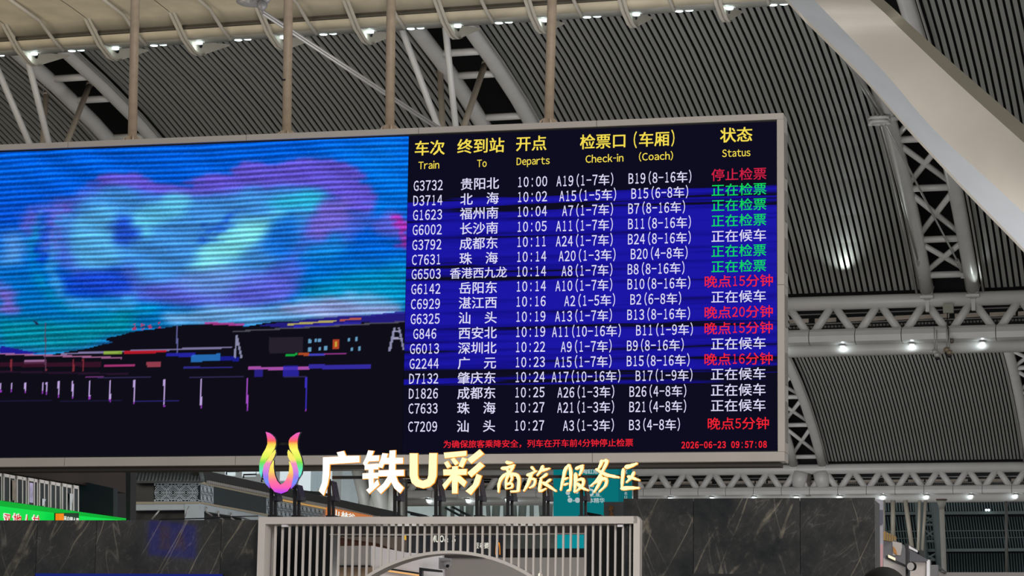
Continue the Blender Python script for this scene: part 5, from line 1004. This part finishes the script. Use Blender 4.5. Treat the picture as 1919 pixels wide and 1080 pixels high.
# dome cameras and box on the nearer truss
def dome(x, y, label, col):
    p = pxpt(x, y, D1 - .8); root = thing('dome_camera', p, label, 'camera', 'dome cameras hanging from the nearer truss')
    MB().tube([p + Z3 * .95, p + Z3 * .1], .02, 6).build('drop_rod', rodm, root); MB().ball(p, .14, 12, 8, (1, 1, .8)).build('housing', col, root); MB().ball(p - Z3 * .11, .09, 12, 8).build('dome', black, root)
dm1 = mat('camera_silver', '#b5b2ae', .3, .2); dm2 = mat('camera_bronze', '#8a7a68', .4, .2)
dome(1752, 660, 'silver dome camera hanging from the nearer truss, the paler front one', dm1); dome(1756.5, 665.5, 'small silver dome camera hanging just below its paler neighbour', dm1); dome(1775, 656, 'bronze dome camera hanging from the nearer truss, the upper one', dm2); dome(1780, 661, 'bronze dome camera hanging just below its upper neighbour', dm2)
item('junction_box', ap(D1 - .5), [(1767, 570), (1787, 569), (1787, 586), (1768, 587)], .2, mat('box_olive', '#8d8e80', .5), 'grey junction box inside the nearer truss', 'box')
o = MB().tube([pxpt(1776, 587, D1 - .6), pxpt(1776, 612, D1 - .7), pxpt(1781, 638, D1 - .75)], .02, 6).build('drop_cable', black); tag(o, 'thin black cable running from the junction box over the truss panel', 'cable')
o = MB().ball(pxpt(1784, 639, D1 - .7), .1, 8, 6).build('small_sensor', mat('sensor_brown', '#5f564e', .5)); tag(o, 'small dark sensor at the end of the black cable', 'sensor')

# ================================================================== PERSON (only the top of the head shows)
pp_ = np.array([*(CAM + ray(1655, 1066) * (8.6 / ray(1655, 1066)[1]))[:2], 0]); ztop = (CAM + ray(1660, 1065) * (8.6 / ray(1660, 1065)[1]))[2]
H = ztop; per = thing('person', pp_, 'person with short black hair passing in front of the marble wall', 'person')
skin = mat('skin', '#b88c6e', .5, noise=.04); hairm = mat('black_hair', '#060504', .8, noise=.3, nscale=60); hairm.node_tree.nodes['Principled BSDF'].inputs['Specular IOR Level'].default_value = .12; clo = mat('dark_jacket', '#22252c', .7, noise=.1, nscale=10); tro = mat('dark_trousers', '#17181c', .7, noise=.1, nscale=10)
def skinned(name, vs, es, rad, m_, lo=0):
    me = bpy.data.meshes.new(name); me.from_pydata([tuple(map(float, v)) for v in vs], es, []); o = bpy.data.objects.new(name, me); COL.objects.link(o)
    md = o.modifiers.new('s', 'SKIN'); 
    for i, r in enumerate(rad): me.skin_vertices[0].data[i].radius = (r, r * .8) if not hasattr(r, '__len__') else r
    me.skin_vertices[0].data[0].use_root = True; o.modifiers.new('u', 'SUBSURF').levels = 1
    dg = bpy.context.evaluated_depsgraph_get(); nm = bpy.data.meshes.new_from_object(o.evaluated_get(dg)); bpy.data.objects.remove(o)
    nm.materials.clear(); nm.materials.append(m_); nm.polygons.foreach_set('use_smooth', [True] * len(nm.polygons)); r = link(name, nm, per); return r
h = H / 1.75
bv = [(0, 0, .95), (0, 0, 1.15), (0, .01, 1.38), (0, 0, 1.47), (0, 0, 1.56), (.2, 0, 1.40), (.25, -.02, 1.12), (.24, .08, .88), (.245, .1, .80), (-.2, 0, 1.40), (-.25, -.02, 1.12), (-.24, .08, .88), (-.245, .1, .80), (.1, 0, .88), (.11, .02, .5), (.11, -.02, .08), (.11, .14, .04), (-.1, 0, .88), (-.11, .02, .5), (-.11, -.02, .08), (-.11, .14, .04)]
be_ = [(0, 1), (1, 2), (2, 3), (3, 4), (2, 5), (5, 6), (6, 7), (7, 8), (2, 9), (9, 10), (10, 11), (11, 12), (0, 13), (13, 14), (14, 15), (15, 16), (0, 17), (17, 18), (18, 19), (19, 20)]
br_ = [(.16, .11), (.15, .11), (.18, .11), .07, .06, .07, .05, .037, .035, .07, .05, .037, .035, .1, .07, .05, .04, .1, .07, .05, .04]
skinned('body', [tuple(np.array(v) * h) for v in bv], be_, [tuple(np.array(r) * h) if hasattr(r, '__len__') else r * h for r in br_], skin)
jv = [(0, 0, .9), (0, 0, 1.15), (0, .01, 1.38), (0, 0, 1.46), (.2, 0, 1.40), (.25, -.02, 1.12), (.24, .08, .9), (-.2, 0, 1.40), (-.25, -.02, 1.12), (-.24, .08, .9)]
skinned('jacket', [tuple(np.array(v) * h) for v in jv], [(0, 1), (1, 2), (2, 3), (2, 4), (4, 5), (5, 6), (2, 7), (7, 8), (8, 9)], [tuple(np.array(r) * h) for r in [(.19, .14), (.175, .13), (.2, .13), (.08, .08), (.085, .085), (.065, .065), (.05, .05), (.085, .085), (.065, .065), (.05, .05)]], clo)
tv = [(0, 0, .95), (.1, 0, .86), (.11, .02, .5), (.11, -.02, .1), (-.1, 0, .86), (-.11, .02, .5), (-.11, -.02, .1)]
skinned('trousers', [tuple(np.array(v) * h) for v in tv], [(0, 1), (1, 2), (2, 3), (0, 4), (4, 5), (5, 6)], [tuple(np.array(r) * h) for r in [(.17, .13), (.115, .115), (.085, .085), (.07, .07), (.115, .115), (.085, .085), (.07, .07)]], tro)
hc = np.array(pp_) + Z3 * (H - .115)
m = MB(); m.ball(hc - Z3 * .01, .1, 20, 14, (.82, .98, 1.15)); m.ball(hc + np.array([0, .1, -.02]), .016, 8, 6, (1, 1, 1.4)); m.build('head', skin, per)
m = MB(); m.ball(hc + np.array([0, -.012, .012]), .105, 24, 16, (.88, .98, 1.02)); 
for s in (-1, 1): m.ball(hc + np.array([s * .07, -.01, -.01]), .035, 10, 8, (.5, 1.2, 1.6))
m.build('hair', hairm, per)
m = MB()
for s in (-1, 1): m.ball(hc + np.array([s * .088, .01, -.03]), .028, 8, 6, (.35, .7, 1.1)); m.ball(hc + np.array([s * .032, .088, -.005]), .011, 8, 6)
m.build('ears_and_eyes', skin, per)
for k in (-1, 1):
    for j, (dx, ln) in enumerate(((-.028, .07), (-.01, .08), (.01, .075), (.027, .062))):
        pass

# the lit blue sign behind the camera that the marble mirrors
mir = lambda x, y, dist: (lambda v, P: P + (v - 2 * (v @ BN) * BN) * dist)(ray(x, y), pfc.hit(x, y))
s0, s1, s2, s3 = [mir(x, y, 34) for x, y in ((279, 975), (366, 985), (366, 1048), (279, 1040))]
rs = thing('blue_light_sign', (s0 + s2) / 2, 'lit dark blue gate letter sign hanging behind the viewer', 'sign')
m = MB(); m.add([s0, s1, s2, s3], [(0, 1, 2, 3)]); v_ = np.cross(s1 - s0, s3 - s0); v_ /= np.linalg.norm(v_); m.prism([s0, s1, s2, s3], v_ * .1 * (1 if v_ @ BN < 0 else -1)); m.build('panel', glow('blue_sign_lit', '#2028c0', 3.0), rs)
m = MB()
for pts in ([(297, 986), (318, 988), (318, 992), (297, 990)], [(303, 990), (308, 990), (308, 1025), (303, 1025)], [(314, 992), (318, 992), (318, 1028), (314, 1028)], [(297, 1024), (320, 1026), (320, 1030), (297, 1028)], [(299, 1004), (316, 1006), (316, 1009), (299, 1007)], [(336, 996), (340, 996), (334, 1030), (329, 1030)], [(337, 996), (341, 996), (348, 1032), (343, 1032)], [(333, 1016), (345, 1017), (345, 1020), (333, 1019)]):
    m.prism([mir(x, y, 33.8) for x, y in pts], BN * .02)
m.build('lettering', glow('orange_sign_lit', '#f06020', 12.0), rs)
# uplights washing the slats over the nearer truss
for x, pwr in ((1582, 170), (1838, 16), (1300, 60)):
    p = pxpt(x, 556, D1 - .9); q = at((p - CAM) @ A3, D1 - 4, 16.8); area('truss_uplight', tuple(p + Z3 * .25), tuple(q), .08, pwr, (.9, 1, .95), spot=1.5)
print('objects', len(bpy.data.objects), 'tris', sum(len(m.polygons) for m in bpy.data.meshes))
